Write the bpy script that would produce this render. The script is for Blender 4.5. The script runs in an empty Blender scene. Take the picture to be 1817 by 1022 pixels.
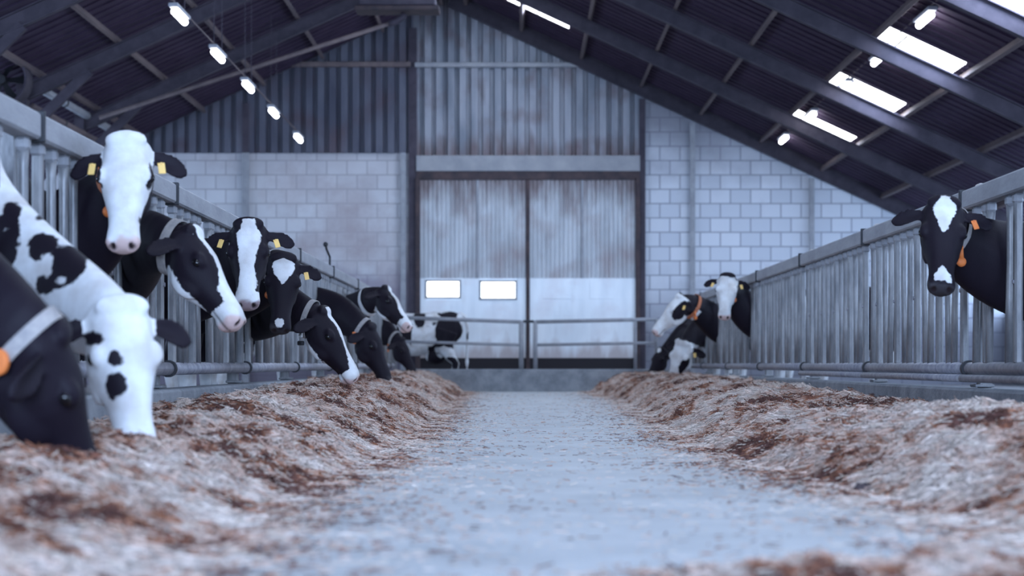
import bpy, math, random
import numpy as np
from mathutils import Vector, Matrix

random.seed(7)
RNG = np.random.default_rng(11)
S = bpy.context.scene
COL = S.collection

# ------------------------------------------------------------------ camera
FPX, VX, VY, CAMZ = 3600.0, 920.0, 646.0, 0.5
cd = bpy.data.cameras.new('camera')
cam = bpy.data.objects.new('camera', cd)
COL.objects.link(cam)
cam.location = (0, 0, CAMZ)
cam.rotation_euler = (math.radians(90), 0, 0)
cd.sensor_width = 36.0
cd.sensor_fit = 'HORIZONTAL'
cd.lens = FPX / 1817 * 36.0
cd.shift_x = (908.5 - VX) / 1817
cd.shift_y = (VY - 511) / 1817
cd.clip_start, cd.clip_end = 0.05, 300
cd.dof.use_dof = True
cd.dof.focus_distance = 14.5
cd.dof.aperture_fstop = 2.3
S.camera = cam

# ------------------------------------------------------------------ world, exposure
W = bpy.data.worlds.new('World')
S.world = W
W.use_nodes = True
wn = W.node_tree.nodes
wn['Background'].inputs[0].default_value = (0.52, 0.70, 1.0, 1)
wn['Background'].inputs[1].default_value = 0.6
S.view_settings.view_transform = 'Standard'
S.view_settings.look = 'None'
S.view_settings.gamma = 1
S.view_settings.use_curve_mapping = False
S.view_settings.exposure = 1.2
S.cycles.use_denoising = True
S.cycles.max_bounces = 8
S.cycles.diffuse_bounces = 5


def daylight(name, loc, rot, sx, sy, power, color):
    l = bpy.data.lights.new(name, 'AREA')
    l.shape = 'RECTANGLE'
    l.size, l.size_y, l.energy, l.color = sx, sy, power, color
    o = bpy.data.objects.new(name, l)
    COL.objects.link(o)
    o.location, o.rotation_euler = loc, rot
    return o


SKYC = (0.47, 0.665, 1.0)
# daylight coming in through the open end of the barn behind the camera, the open sides and the roof lights, seen and added
daylight('daylight_open_end', (0.5, -8.6, 3.1), (math.radians(90), 0, 0), 13, 5.2, 2300, SKYC)
daylight('daylight_open_side_west', (-10.3, 20, 2.35), (0, math.radians(-90), 0), 1.8, 44, 520, SKYC)
daylight('daylight_open_side_east', (9.4, 20, 2.0), (0, math.radians(90), 0), 1.0, 44, 560, SKYC)
# seen and added sky openings in the roof: x0, x1, y0, y1
SKY = [(4.78, 5.78, t0 * 3600, t1 * 3600) for t0, t1 in ((.00725, .0075), (.00838, .00868), (.0096, .00988), (.0061, .00635))]
SKY += [(4.78, 5.78, y, y + .95) for y in (17.6, 13.6, 9.6, 5.6, 1.6)]  # unseen side roof lights nearer the camera, added to light the alley
SKY += [(-0.2, 0.92, 36.0, 37.08)] + [(-0.2, 0.92, y, y + 1.0) for y in (31.6, 27.6, 23.6, 19.6, 15.6, 11.6, 7.6, 3.6)]  # first one seen; the other ridge roof lights are unseen, added for floor light
for k, (x0, x1, y0, y1) in enumerate(SKY):
    ridge = x0 < 1
    daylight('daylight_roof_light', ((x0 + x1) / 2, (y0 + y1) / 2, 7.06 - .465 * (x0 + x1) / 2 - .07), (0, math.atan(.465), 0), x1 - x0, y1 - y0,
             34 if ridge else 36, SKYC)


# ------------------------------------------------------------------ layout numbers
XL, XR = -2.26, 3.03          # feed fences
YG, YW = 36.7, 39.2           # end kerb / gate, end wall
RX = -1.25                    # ridge
def P(px, py, Y):
    return Vector(((px - VX) * Y / FPX, Y, CAMZ + (VY - py) * Y / FPX))
def roofz(x):
    return 7.06 - 0.465 * x if x > RX else 8.2 + 0.452 * x


# ------------------------------------------------------------------ materials
def nodes_of(name):
    m = bpy.data.materials.new(name)
    m.use_nodes = True
    nt = m.node_tree
    return m, nt, nt.nodes, nt.links, nt.nodes['Principled BSDF']


def mat(name, col, rough=0.6, metal=0.0, col2=None, scale=6.0, detail=6, bump=0.0, bscale=60, stretch=None,
        lo=0.35, hi=0.65, spec=0.4):
    m, nt, n, l, b = nodes_of(name)
    b.inputs['Roughness'].default_value = rough
    b.inputs['Metallic'].default_value = metal
    b.inputs['Specular IOR Level'].default_value = spec
    b.inputs['Base Color'].default_value = (*col, 1)
    tc = n.new('ShaderNodeTexCoord')
    mp = n.new('ShaderNodeMapping')
    if stretch:
        mp.inputs['Scale'].default_value = stretch
    l.new(tc.outputs['Object'], mp.inputs['Vector'])
    if col2:
        t = n.new('ShaderNodeTexNoise')
        t.inputs['Scale'].default_value = scale
        t.inputs['Detail'].default_value = detail
        t.inputs['Roughness'].default_value = 0.65
        l.new(mp.outputs[0], t.inputs['Vector'])
        r = n.new('ShaderNodeValToRGB')
        r.color_ramp.elements[0].position, r.color_ramp.elements[1].position = lo, hi
        r.color_ramp.elements[0].color = (*col, 1)
        r.color_ramp.elements[1].color = (*col2, 1)
        l.new(t.outputs['Fac'], r.inputs[0])
        l.new(r.outputs[0], b.inputs['Base Color'])
    if bump:
        t2 = n.new('ShaderNodeTexNoise')
        t2.inputs['Scale'].default_value = bscale
        t2.inputs['Detail'].default_value = 8
        l.new(mp.outputs[0], t2.inputs['Vector'])
        bp = n.new('ShaderNodeBump')
        bp.inputs['Strength'].default_value = bump
        bp.inputs['Distance'].default_value = 0.02
        l.new(t2.outputs['Fac'], bp.inputs['Height'])
        l.new(bp.outputs[0], b.inputs['Normal'])
    return m


def emis(name, col, strength):
    m, nt, n, l, b = nodes_of(name)
    e = n.new('ShaderNodeEmission')
    e.inputs[0].default_value = (*col, 1)
    e.inputs[1].default_value = strength
    l.new(e.outputs[0], n['Material Output'].inputs[0])
    return m


M = {}
M['concrete_floor'] = mat('concrete floor', (0.44, 0.45, 0.46), 0.8, 0, (0.57, 0.575, 0.58), 1.6, 9, 0.35, 45)
M['kerb'] = mat('kerb concrete', (0.17, 0.18, 0.20), 0.85, 0, (0.28, 0.29, 0.31), 5, 8, 0.4, 40)
M['stall_floor'] = mat('stall floor', (0.12, 0.11, 0.11), 0.7, 0, (0.22, 0.2, 0.2), 3, 8, 0.3, 30)
M['roof'] = mat('roof sheet', (0.034, 0.018, 0.042), 0.85, 0, (0.052, 0.03, 0.06), 3, 6, 0, 10)
M['steel_dark'] = mat('painted rafter steel', (0.032, 0.025, 0.038), 0.7, 0.0, (0.06, 0.047, 0.064), 4, 7)
M['purlin'] = mat('timber purlin', (0.10, 0.075, 0.08), 0.8, 0, (0.17, 0.125, 0.12), 4, 7, 0, 10, (1, .15, 1))
M['galv'] = mat('galvanised tube', (0.15, 0.15, 0.16), 0.42, 0.3, (0.30, 0.295, 0.30), 9, 7, 0.1, 60, (1, 1, .3))
M['rail'] = mat('weathered rail', (0.24, 0.24, 0.26), 0.6, 0.1, (0.34, 0.34, 0.36), 5, 8, 0.15, 50, (1, .3, 1))
M['pipe'] = mat('dusty pipe', (0.20, 0.20, 0.24), 0.5, 0.3, (0.38, 0.37, 0.40), 12, 8, 0.2, 60)
M['clamp'] = mat('dark clamp', (0.03, 0.03, 0.035), 0.5, 0.3)
M['cap'] = mat('pale cap', (0.55, 0.5, 0.48), 0.7)
M['rust'] = mat('rusty steel', (0.035, 0.028, 0.034), 0.8, 0.1, (0.085, 0.055, 0.055), 5, 8, .2, 40)
M['lintel'] = mat('pale lintel', (0.24, 0.24, 0.26), 0.8, 0, (0.33, 0.32, 0.33), 3, 8, .2, 40)
M['rubber'] = mat('black rubber', (0.02, 0.016, 0.02), 0.8)
M['lamp'] = emis('lamp tube glow', (0.86, 0.92, 1.0), 7)
M['lamp_body'] = mat('lamp housing', (0.3, 0.3, 0.33), 0.5)
M['sky_sheet'] = emis('daylit translucent sheet', (0.9, 0.94, 1.0), 4.5)
M['window'] = emis('daylit window pane', (0.86, 0.93, 1.0), 2.6)
M['orange'] = mat('orange plastic', (0.75, 0.20, 0.05), 0.5)
M['yellow'] = mat('yellow plastic', (0.85, 0.55, 0.18), 0.5)
M['strap'] = mat('grey webbing', (0.27, 0.25, 0.25), 0.8, 0, (0.38, 0.34, 0.32), 30, 4)
M['strap_orange'] = mat('orange webbing', (0.45, 0.15, 0.07), 0.8)
M['strap_white'] = mat('white webbing', (0.62, 0.6, 0.6), 0.8)
M['white_plastic'] = mat('white plastic', (0.7, 0.7, 0.7), 0.5)
M['eye'] = mat('eye', (0.006, 0.005, 0.006), 0.08)
M['ink'] = mat('black ink', (0.02, 0.02, 0.02), 0.6)


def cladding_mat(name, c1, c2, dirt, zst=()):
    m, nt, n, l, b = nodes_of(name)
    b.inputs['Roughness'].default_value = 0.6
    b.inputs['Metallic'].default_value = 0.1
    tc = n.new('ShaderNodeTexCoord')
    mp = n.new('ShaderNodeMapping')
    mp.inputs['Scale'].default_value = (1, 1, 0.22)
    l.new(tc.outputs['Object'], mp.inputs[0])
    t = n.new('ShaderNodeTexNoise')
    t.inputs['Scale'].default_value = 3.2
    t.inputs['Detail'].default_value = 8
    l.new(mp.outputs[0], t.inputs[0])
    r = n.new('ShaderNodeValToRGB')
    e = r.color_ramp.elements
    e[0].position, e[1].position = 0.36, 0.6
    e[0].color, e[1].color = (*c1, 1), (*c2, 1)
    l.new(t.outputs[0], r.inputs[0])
    t2 = n.new('ShaderNodeTexNoise')
    t2.inputs['Scale'].default_value = 1.3
    t2.inputs['Detail'].default_value = 9
    l.new(tc.outputs['Object'], t2.inputs[0])
    r2 = n.new('ShaderNodeValToRGB')
    r2.color_ramp.elements[0].position, r2.color_ramp.elements[1].position = 0.5, 0.72
    mx = n.new('ShaderNodeMix')
    mx.data_type = 'RGBA'
    l.new(t2.outputs[0], r2.inputs[0])
    l.new(r2.outputs[0], mx.inputs[0])
    l.new(r.outputs[0], mx.inputs[6])
    mx.inputs[7].default_value = (*dirt, 1)
    last = mx.outputs[2]
    for z0, z1, colr, amt in zst:          # rust, dirt and other dark streaks that fade out between two heights
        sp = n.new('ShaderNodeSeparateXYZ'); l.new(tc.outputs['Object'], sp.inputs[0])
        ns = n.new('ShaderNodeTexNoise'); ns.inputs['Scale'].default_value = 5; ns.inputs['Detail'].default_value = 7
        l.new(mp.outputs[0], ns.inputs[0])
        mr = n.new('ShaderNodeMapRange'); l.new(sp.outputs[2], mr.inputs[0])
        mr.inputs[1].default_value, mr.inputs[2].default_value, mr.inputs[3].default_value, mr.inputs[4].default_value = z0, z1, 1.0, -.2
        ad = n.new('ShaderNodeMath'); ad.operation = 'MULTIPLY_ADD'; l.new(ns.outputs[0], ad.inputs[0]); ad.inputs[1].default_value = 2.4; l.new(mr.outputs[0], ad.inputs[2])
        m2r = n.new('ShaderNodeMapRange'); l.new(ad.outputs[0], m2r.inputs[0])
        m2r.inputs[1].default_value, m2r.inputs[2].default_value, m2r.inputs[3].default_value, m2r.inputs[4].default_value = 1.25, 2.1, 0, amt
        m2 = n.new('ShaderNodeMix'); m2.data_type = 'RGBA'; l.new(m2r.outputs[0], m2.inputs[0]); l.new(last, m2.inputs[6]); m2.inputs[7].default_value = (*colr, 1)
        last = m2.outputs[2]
    l.new(last, b.inputs['Base Color'])
    return m


M['cladding'] = cladding_mat('ribbed cladding', (0.16, 0.17, 0.20), (0.28, 0.28, 0.31), (0.12, 0.075, 0.08), [(4.4, 5.1, (.11, .06, .055), .75), (7.4, 6.6, (.06, .05, .06), .8)])  # brown rust at the foot, darker grey towards the ridge
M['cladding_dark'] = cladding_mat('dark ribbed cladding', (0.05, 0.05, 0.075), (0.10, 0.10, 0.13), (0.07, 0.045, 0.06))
M['door_sheet'] = cladding_mat('door sheet', (0.42, 0.43, 0.45), (0.54, 0.55, 0.57), (0.34, 0.28, 0.28), [(3.55, 2.6, (.13, .085, .085), .8)])
M['door_lower'] = cladding_mat('door lower sheet', (0.74, 0.77, 0.80), (0.86, 0.88, 0.90), (0.72, 0.68, 0.70), [(.0, .42, (.40, .30, .28), .7)])


def block_mat(name, a, c, mortar, stain, z_dark=None):
    m, nt, n, l, b = nodes_of(name)
    b.inputs['Roughness'].default_value = 0.9
    tc = n.new('ShaderNodeTexCoord')
    mp = n.new('ShaderNodeMapping')
    mp.inputs['Rotation'].default_value = (math.radians(90), 0, 0)
    l.new(tc.outputs['Object'], mp.inputs[0])
    br = n.new('ShaderNodeTexBrick')
    br.inputs['Scale'].default_value = 1.0
    br.inputs['Brick Width'].default_value = 0.39
    br.inputs['Row Height'].default_value = 0.277
    br.inputs['Mortar Size'].default_value = 0.013
    br.inputs['Mortar Smooth'].default_value = 0.3
    br.inputs['Color1'].default_value = (*a, 1)
    br.inputs['Color2'].default_value = (*c, 1)
    br.inputs['Mortar'].default_value = (*mortar, 1)
    l.new(mp.outputs[0], br.inputs['Vector'])
    t = n.new('ShaderNodeTexNoise')
    t.inputs['Scale'].default_value = 0.55
    t.inputs['Detail'].default_value = 8
    t.inputs['Roughness'].default_value = 0.62
    l.new(tc.outputs['Object'], t.inputs[0])
    r = n.new('ShaderNodeValToRGB')
    r.color_ramp.elements[0].position, r.color_ramp.elements[1].position = 0.5, 0.66
    l.new(t.outputs[0], r.inputs[0])
    mx = n.new('ShaderNodeMix')
    mx.data_type = 'RGBA'
    l.new(r.outputs[0], mx.inputs[0])
    l.new(br.outputs[0], mx.inputs[6])
    mx.inputs[7].default_value = (*stain, 1)
    last = mx.outputs[2]
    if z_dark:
        # splash-stained plinth and darker upper courses, ragged edges
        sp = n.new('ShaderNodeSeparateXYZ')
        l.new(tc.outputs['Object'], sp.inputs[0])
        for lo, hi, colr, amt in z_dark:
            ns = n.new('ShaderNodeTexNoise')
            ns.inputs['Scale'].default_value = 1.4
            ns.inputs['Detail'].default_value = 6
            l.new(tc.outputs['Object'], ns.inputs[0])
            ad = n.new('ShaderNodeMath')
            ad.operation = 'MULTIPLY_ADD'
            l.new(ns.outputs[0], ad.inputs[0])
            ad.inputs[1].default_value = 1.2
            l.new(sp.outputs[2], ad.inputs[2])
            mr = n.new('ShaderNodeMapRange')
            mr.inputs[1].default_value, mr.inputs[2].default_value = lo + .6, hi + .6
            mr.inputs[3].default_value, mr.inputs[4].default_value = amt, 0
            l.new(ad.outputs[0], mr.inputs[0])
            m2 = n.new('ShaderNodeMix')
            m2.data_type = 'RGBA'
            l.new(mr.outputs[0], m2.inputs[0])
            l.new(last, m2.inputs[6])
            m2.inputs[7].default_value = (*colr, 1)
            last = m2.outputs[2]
    l.new(last, b.inputs['Base Color'])
    bp = n.new('ShaderNodeBump')
    bp.inputs['Strength'].default_value = 0.5
    bp.inputs['Distance'].default_value = 0.01
    bp.invert = True
    l.new(br.outputs['Fac'], bp.inputs['Height'])
    l.new(bp.outputs[0], b.inputs['Normal'])
    return m


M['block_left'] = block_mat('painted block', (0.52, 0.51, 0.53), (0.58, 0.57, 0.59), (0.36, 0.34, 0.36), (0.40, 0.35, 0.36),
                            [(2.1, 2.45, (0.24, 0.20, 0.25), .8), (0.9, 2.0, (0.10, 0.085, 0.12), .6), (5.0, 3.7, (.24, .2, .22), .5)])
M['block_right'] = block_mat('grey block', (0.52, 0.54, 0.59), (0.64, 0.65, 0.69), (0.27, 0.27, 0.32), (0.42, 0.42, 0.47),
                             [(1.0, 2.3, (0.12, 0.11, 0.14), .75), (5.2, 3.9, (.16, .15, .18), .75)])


# ------------------------------------------------------------------ mesh helpers
class MB:
    def __init__(self):
        self.v, self.f = [], []

    def add(self, verts, faces):
        o = len(self.v)
        self.v += [tuple(p) for p in verts]
        self.f += [tuple(i + o for i in f) for f in faces]
        return self

    def box(self, c, s, bev=0.0, rot=None):
        x, y, z = (k / 2 for k in s)
        if bev:
            b = min(bev, x * .9, y * .9, z * .9)
            vs, key = [], {}
            for sx in (-1, 1):
                for sy in (-1, 1):
                    for sz in (-1, 1):
                        for ax in range(3):
                            p = [sx * (x - b), sy * (y - b), sz * (z - b)]
                            p[ax] = (sx * x, sy * y, sz * z)[ax]
                            key[(sx, sy, sz, ax)] = len(vs)
                            vs.append(p)
            fs = []
            for ax in range(3):
                a1, a2 = (ax + 1) % 3, (ax + 2) % 3
                for sg in (-1, 1):
                    q = []
                    for u, w in ((-1, -1), (1, -1), (1, 1), (-1, 1)):
                        k = [0, 0, 0]
                        k[ax], k[a1], k[a2] = sg, u, w
                        q.append(key[(*k, ax)])
                    fs.append(q if sg > 0 else q[::-1])
                for u in (-1, 1):
                    for w in (-1, 1):
                        def kk(s0, a):
                            k = [0, 0, 0]
                            k[ax], k[a1], k[a2] = s0, u, w
                            return key[(*k, a)]
                        q = [kk(-1, a1), kk(1, a1), kk(1, a2), kk(-1, a2)]
                        fs.append(q if u * w > 0 else q[::-1])
            for sx in (-1, 1):
                for sy in (-1, 1):
                    for sz in (-1, 1):
                        q = [key[(sx, sy, sz, a)] for a in range(3)]
                        fs.append(q if sx * sy * sz > 0 else q[::-1])
        else:
            vs = [(-x, -y, -z), (x, -y, -z), (x, y, -z), (-x, y, -z), (-x, -y, z), (x, -y, z), (x, y, z), (-x, y, z)]
            fs = [(0, 3, 2, 1), (4, 5, 6, 7), (0, 1, 5, 4), (1, 2, 6, 5), (2, 3, 7, 6), (3, 0, 4, 7)]
        c = Vector(c)
        out = [(rot @ Vector(p) if rot else Vector(p)) + c for p in vs]
        return self.add(out, fs)

    def beam(self, a, b, w, h, up=Vector((0, 0, 1)), bev=0.0):
        a, b = Vector(a), Vector(b)
        d = (b - a)
        L = d.length
        d.normalize()
        s = d.cross(up).normalized()
        u = s.cross(d).normalized()
        R = Matrix((s, d, u)).transposed()
        return self.box((a + b) / 2, (w, L, h), bev, R)

    def tube(self, pts, rad, seg=12, cap=True):
        pts = [Vector(p) for p in pts]
        n = len(pts)
        rads = rad if isinstance(rad, (list, tuple)) else [rad] * n
        vs, fs = [], []
        t0 = (pts[1] - pts[0]).normalized()
        ref = Vector((0, 0, 1)) if abs(t0.z) < .9 else Vector((0, 1, 0))
        u = t0.cross(ref).normalized()
        for i in range(n):
            t = (pts[min(i + 1, n - 1)] - pts[max(i - 1, 0)]).normalized()
            u = (u - t * u.dot(t)).normalized()
            w = t.cross(u)
            for k in range(seg):
                a = 2 * math.pi * k / seg
                vs.append(pts[i] + (u * math.cos(a) + w * math.sin(a)) * rads[i])
        for i in range(n - 1):
            for k in range(seg):
                k2 = (k + 1) % seg
                fs.append((i * seg + k, i * seg + k2, (i + 1) * seg + k2, (i + 1) * seg + k))
        if cap:
            fs.append(tuple(range(seg))[::-1])
            fs.append(tuple((n - 1) * seg + k for k in range(seg)))
        return self.add(vs, fs)

    def rings(self, rings, cap=True):
        seg = len(rings[0])
        vs = [p for r in rings for p in r]
        fs = []
        for i in range(len(rings) - 1):
            for k in range(seg):
                k2 = (k + 1) % seg
                fs.append((i * seg + k, i * seg + k2, (i + 1) * seg + k2, (i + 1) * seg + k))
        if cap:
            fs.append(tuple(range(seg))[::-1])
            fs.append(tuple((len(rings) - 1) * seg + k for k in range(seg)))
        return self.add(vs, fs)

    def ellipsoid(self, c, ax, r, seg=14, nr=9):
        c = Vector(c)
        rings = []
        for i in range(nr):
            th = math.pi * (i + .5) / nr
            z, q = -math.cos(th), math.sin(th)
            rings.append([c + ax[0] * (r[0] * q * math.cos(2 * math.pi * k / seg)) + ax[1] * (r[1] * q * math.sin(2 * math.pi * k / seg)) + ax[2] * (r[2] * z) for k in range(seg)])
        return self.rings(rings)

    def mesh(self, name, material, smooth=False, origin=None):
        me = bpy.data.meshes.new(name)
        v = self.v if origin is None else [(p[0] - origin[0], p[1] - origin[1], p[2] - origin[2]) for p in self.v]
        me.from_pydata(v, [], self.f)
        if material:
            me.materials.append(material)
        if smooth:
            me.polygons.foreach_set('use_smooth', [True] * len(me.polygons))
        me.update()
        return me

    def build(self, name, material, parent=None, origin=None, smooth=False, loc=None):
        """vertices given in world space; origin is the parent's (or the object's own) base point"""
        o = bpy.data.objects.new(name, self.mesh(name, material, smooth, origin))
        COL.objects.link(o)
        if parent is not None:
            o.parent = parent
        elif origin is not None:
            o.location = origin
        return o


AX = [Vector((1, 0, 0)), Vector((0, 1, 0)), Vector((0, 0, 1))]


def tag(o, label, cat, group=None, kind=None):
    if label:
        o['label'] = label
    if cat:
        o['category'] = cat
    if group:
        o['group'] = group
    if kind:
        o['kind'] = kind
    return o


def empty(name, loc, label=None, cat=None, group=None, kind=None):
    o = bpy.data.objects.new(name, None)
    COL.objects.link(o)
    o.location = loc
    return tag(o, label, cat, group, kind)


def struct(o):
    o['kind'] = 'structure'
    return o


# ------------------------------------------------------------------ noise
def vnoise(p, seed=0):
    p = np.asarray(p, dtype=np.float64)
    i = np.floor(p).astype(np.int64)
    f = p - i
    f = f * f * (3 - 2 * f)
    def h(ix):
        n = ix[..., 0] * 374761393 + ix[..., 1] * 668265263 + (ix[..., 2] * 2147483647 if p.shape[-1] > 2 else 0) + seed * 1274126177
        n = (n ^ (n >> 13)) * 1274126177
        n = n & 0x7fffffff
        return ((n ^ (n >> 16)) & 0xffff) / 65535.0
    out = 0
    d = p.shape[-1]
    for c in range(2 ** d):
        off = np.array([(c >> k) & 1 for k in range(d)])
        w = np.prod(np.where(off, f, 1 - f), axis=-1)
        out = out + w * h(i + off)
    return out * 2 - 1


def fbm(p, oct=4, seed=0):
    p = np.asarray(p, dtype=np.float64)
    s, a, t = 0, 1.0, 0
    for k in range(oct):
        s = s + a * vnoise(p * 2 ** k, seed + k)
        t += a
        a *= 0.55
    return s / t


# ------------------------------------------------------------------ the room
def grid_plane(name, x0, x1, y0, y1, z, material):
    b = MB()
    b.box(((x0 + x1) / 2, (y0 + y1) / 2, z - .1), (x1 - x0, y1 - y0, .2))
    return struct(b.build(name, material))


struct(grid_plane('floor', XL - .12, XR + .12, -9, YG + .05, 0, M['concrete_floor']))
ZS = 0.10
b = MB(); b.box(((-10.5 + XL - .12) / 2, 15, ZS - .15), ((XL - .12 + 10.5), 48.4, .3)); fl = struct(b.build('floor_stalls_left', M['stall_floor']))
b = MB(); b.box(((9.6 + XR + .12) / 2, 15, ZS - .15), (9.6 - XR - .12, 48.4, .3)); struct(b.build('floor_stalls_right', M['stall_floor']))
b = MB(); b.box((.4, (YG + .25 + YW) / 2, -.1), (5.0, YW - YG - .25, .2)); struct(b.build('floor_passage', M['stall_floor']))

RAF = [34.5, 30.5, 26.4, 22.3, 18.2, 14.1, 10.0, 5.9, 1.8]
PUR_L = [-9.5, -8.35, -7.2, -6.05, -4.9, -3.77, -2.62, -1.5]
PUR_R = [-1.0, 0.07, 1.22, 2.37, 3.52, 4.67, 5.84, 6.99, 8.14, 9.2]
YB0, YB1 = -9.0, YW + .3


def roof(name, x0, x1, holes):
    xs = sorted({x0, x1, *[h[0] for h in holes], *[h[1] for h in holes]})
    ys = sorted({YB0, YB1, *[h[2] for h in holes], *[h[3] for h in holes]})
    b = MB()
    T = .05
    for i in range(len(xs) - 1):
        for j in range(len(ys) - 1):
            cx, cy = (xs[i] + xs[i + 1]) / 2, (ys[j] + ys[j + 1]) / 2
            if any(h[0] < cx < h[1] and h[2] < cy < h[3] for h in holes):
                continue
            X0, X1 = xs[i], xs[i + 1]
            v = []
            for dz in (0, T):
                v += [(X0, ys[j], rz(X0) + dz), (X1, ys[j], rz(X1) + dz), (X1, ys[j + 1], rz(X1) + dz), (X0, ys[j + 1], rz(X0) + dz)]
            b.add(v, [(0, 3, 2, 1), (4, 5, 6, 7), (0, 1, 5, 4), (1, 2, 6, 5), (2, 3, 7, 6), (3, 0, 4, 7)])
    return struct(b.build(name, M['roof']))


rz = lambda x: 7.06 - .465 * x
roof('roof_right', RX, 9.8, SKY)
rzr = rz
rz = lambda x: 8.2 + .452 * x
roof('roof_left', -10.8, RX, [])

# corrugation ridges of the roof sheets: raised seams running down the slope
for side, x0, x1, z in (('right', RX + .05, 9.7, lambda x: 7.06 - .465 * x), ('left', -10.7, RX - .05, lambda x: 8.2 + .452 * x)):
    b = MB()
    y = 16.0
    while y < YW - .2:
        segs = [(x0, x1)]
        if side == 'right':
            for h in SKY:
                if h[2] - .06 < y < h[3] + .06:
                    ns = []
                    for a, c in segs:
                        if a < h[0] < c:
                            ns += [(a, h[0] - .03), (h[1] + .03, c)]
                        else:
                            ns.append((a, c))
                    segs = ns
        for a, c in segs:
            b.beam((a, y, z(a) - .012), (c, y, z(c) - .012), .05, .024)
        y += .33
    struct(b.build('roof_%s_seams' % side, M['roof']))

# skylights, the seen ones and the added unseen ones
for k, (x0, x1, y0, y1) in enumerate(SKY):
    g = struct(empty('window_%d' % (k + 1), ((x0 + x1) / 2, (y0 + y1) / 2, rzr((x0 + x1) / 2))))
    o = g.location
    b = MB()
    n = 12
    for i in range(n):                       # corrugated translucent sheet
        ya, yb = y0 + (y1 - y0) * i / n, y0 + (y1 - y0) * (i + 1) / n
        za, zb = (.02 if i % 2 else 0), (0 if i % 2 else .02)
        b.add([(x0, ya, rzr(x0) + za), (x1, ya, rzr(x1) + za), (x1, yb, rzr(x1) + zb), (x0, yb, rzr(x0) + zb),
               (x0, ya, rzr(x0) + za + .01), (x1, ya, rzr(x1) + za + .01), (x1, yb, rzr(x1) + zb + .01), (x0, yb, rzr(x0) + zb + .01)],
              [(0, 3, 2, 1), (4, 5, 6, 7), (0, 1, 5, 4), (2, 3, 7, 6)])
    b.build('translucent_sheet', M['sky_sheet'], g, o)
    b = MB()
    for fx in ((.22,) if x0 > 1 else (.5,)):
        xx = x0 + (x1 - x0) * fx
        b.beam((xx, y0, rzr(xx) - .02), (xx, y1, rzr(xx) - .02), .018, .02)
    b.build('glazing_bar', M['steel_dark'], g, o)

# rafters (portal frames) and purlins
k = 0
for y in RAF + [YW - .18]:
    for side in (0, 1):
        if y > YW - .3 and side == 0:
            continue
        xa, xb = (-7.45, RX) if side == 0 else (RX, 9.4)
        zf = (lambda x: 8.2 + .452 * x) if side == 0 else (lambda x: 7.06 - .465 * x)
        b = MB()
        top, dep = (.17, .20) if y < YW - .3 else (.01, .26)
        a, c = Vector((xa, y, zf(xa) - top)), Vector((xb, y, zf(xb) - top))
        d = (c - a).normalized()
        up = d.cross(Vector((0, 1, 0)))
        if up.z < 0:
            up = -up
        # I section: web and two flanges
        b.beam(a - up * dep / 2, c - up * dep / 2, .02, dep, up)
        b.beam(a, c, .13, .018, up)
        b.beam(a - up * dep, c - up * dep, .13, .018, up)
        if side == 0:
            b.beam((xa, y, zf(xa) - .1), (xa, y, 0.1), .16, .2, Vector((0, 1, 0)))
            b.beam((xa - .05, y, zf(xa) - .95), (xa + 1.0, y, zf(xa + 1.0) - .38), .1, .14)
        k += 1
        o = struct(b.build('beam_rafter', M['steel_dark']))
for X in PUR_L + PUR_R:
    z = roofz(X) - .02
    sl = math.atan(.452 if X < RX else -.465)
    b = MB()
    R = Matrix.Rotation(-sl, 3, 'Y')
    b.box((X, (YW - .1 + 2) / 2, z - .065), (.06, YW - 2.3, .11), .006, R)
    struct(b.build('beam_purlin', M['purlin']))

# side walls: low concrete wall, open above
for nm, X, zt in (('left', -10.5, 3.3), ('right', 9.55, 2.5)):
    b = MB()
    b.box((X, 15, .72), (.15, 48.4, 1.45))
    for y in RAF:
        b.box((X, y, (zt + .4) / 2), (.15, .15, zt - .1))
    struct(b.build('wall_' + nm, M['kerb']))

# end wall ---------------------------------------------------------------
def wp(px, py, dy=0.0):
    return P(px, py, YW - dy)


def wall_poly(name, pts, th, material, front=0.0):
    """a slab whose front face has the outline pts (x, z), front metres before the wall line"""
    b = MB()
    n = len(pts)
    v = [(x, YW - front, z) for x, z in pts] + [(x, YW - front + th, z) for x, z in pts]
    f = [tuple(range(n)), tuple(range(n, 2 * n))[::-1]] + [(i, i + n, (i + 1) % n + n, (i + 1) % n) for i in range(n)]
    b.add(v, f)
    return struct(b.build(name, material))


DX0, DX1 = wp(740, 0).x, wp(1134, 0).x     # door opening
ZB = wp(0, 272).z                           # top of left block wall
ZD = wp(0, 316).z
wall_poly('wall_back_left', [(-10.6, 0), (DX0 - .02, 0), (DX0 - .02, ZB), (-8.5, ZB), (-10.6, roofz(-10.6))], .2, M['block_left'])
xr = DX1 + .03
wall_poly('wall_back_right', [(xr, 0), (9.6, 0), (9.6, roofz(9.6)), (wp(1143, 0).x, roofz(wp(1143, 0).x)), (xr, roofz(xr))], .2, M['block_right'])


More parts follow.
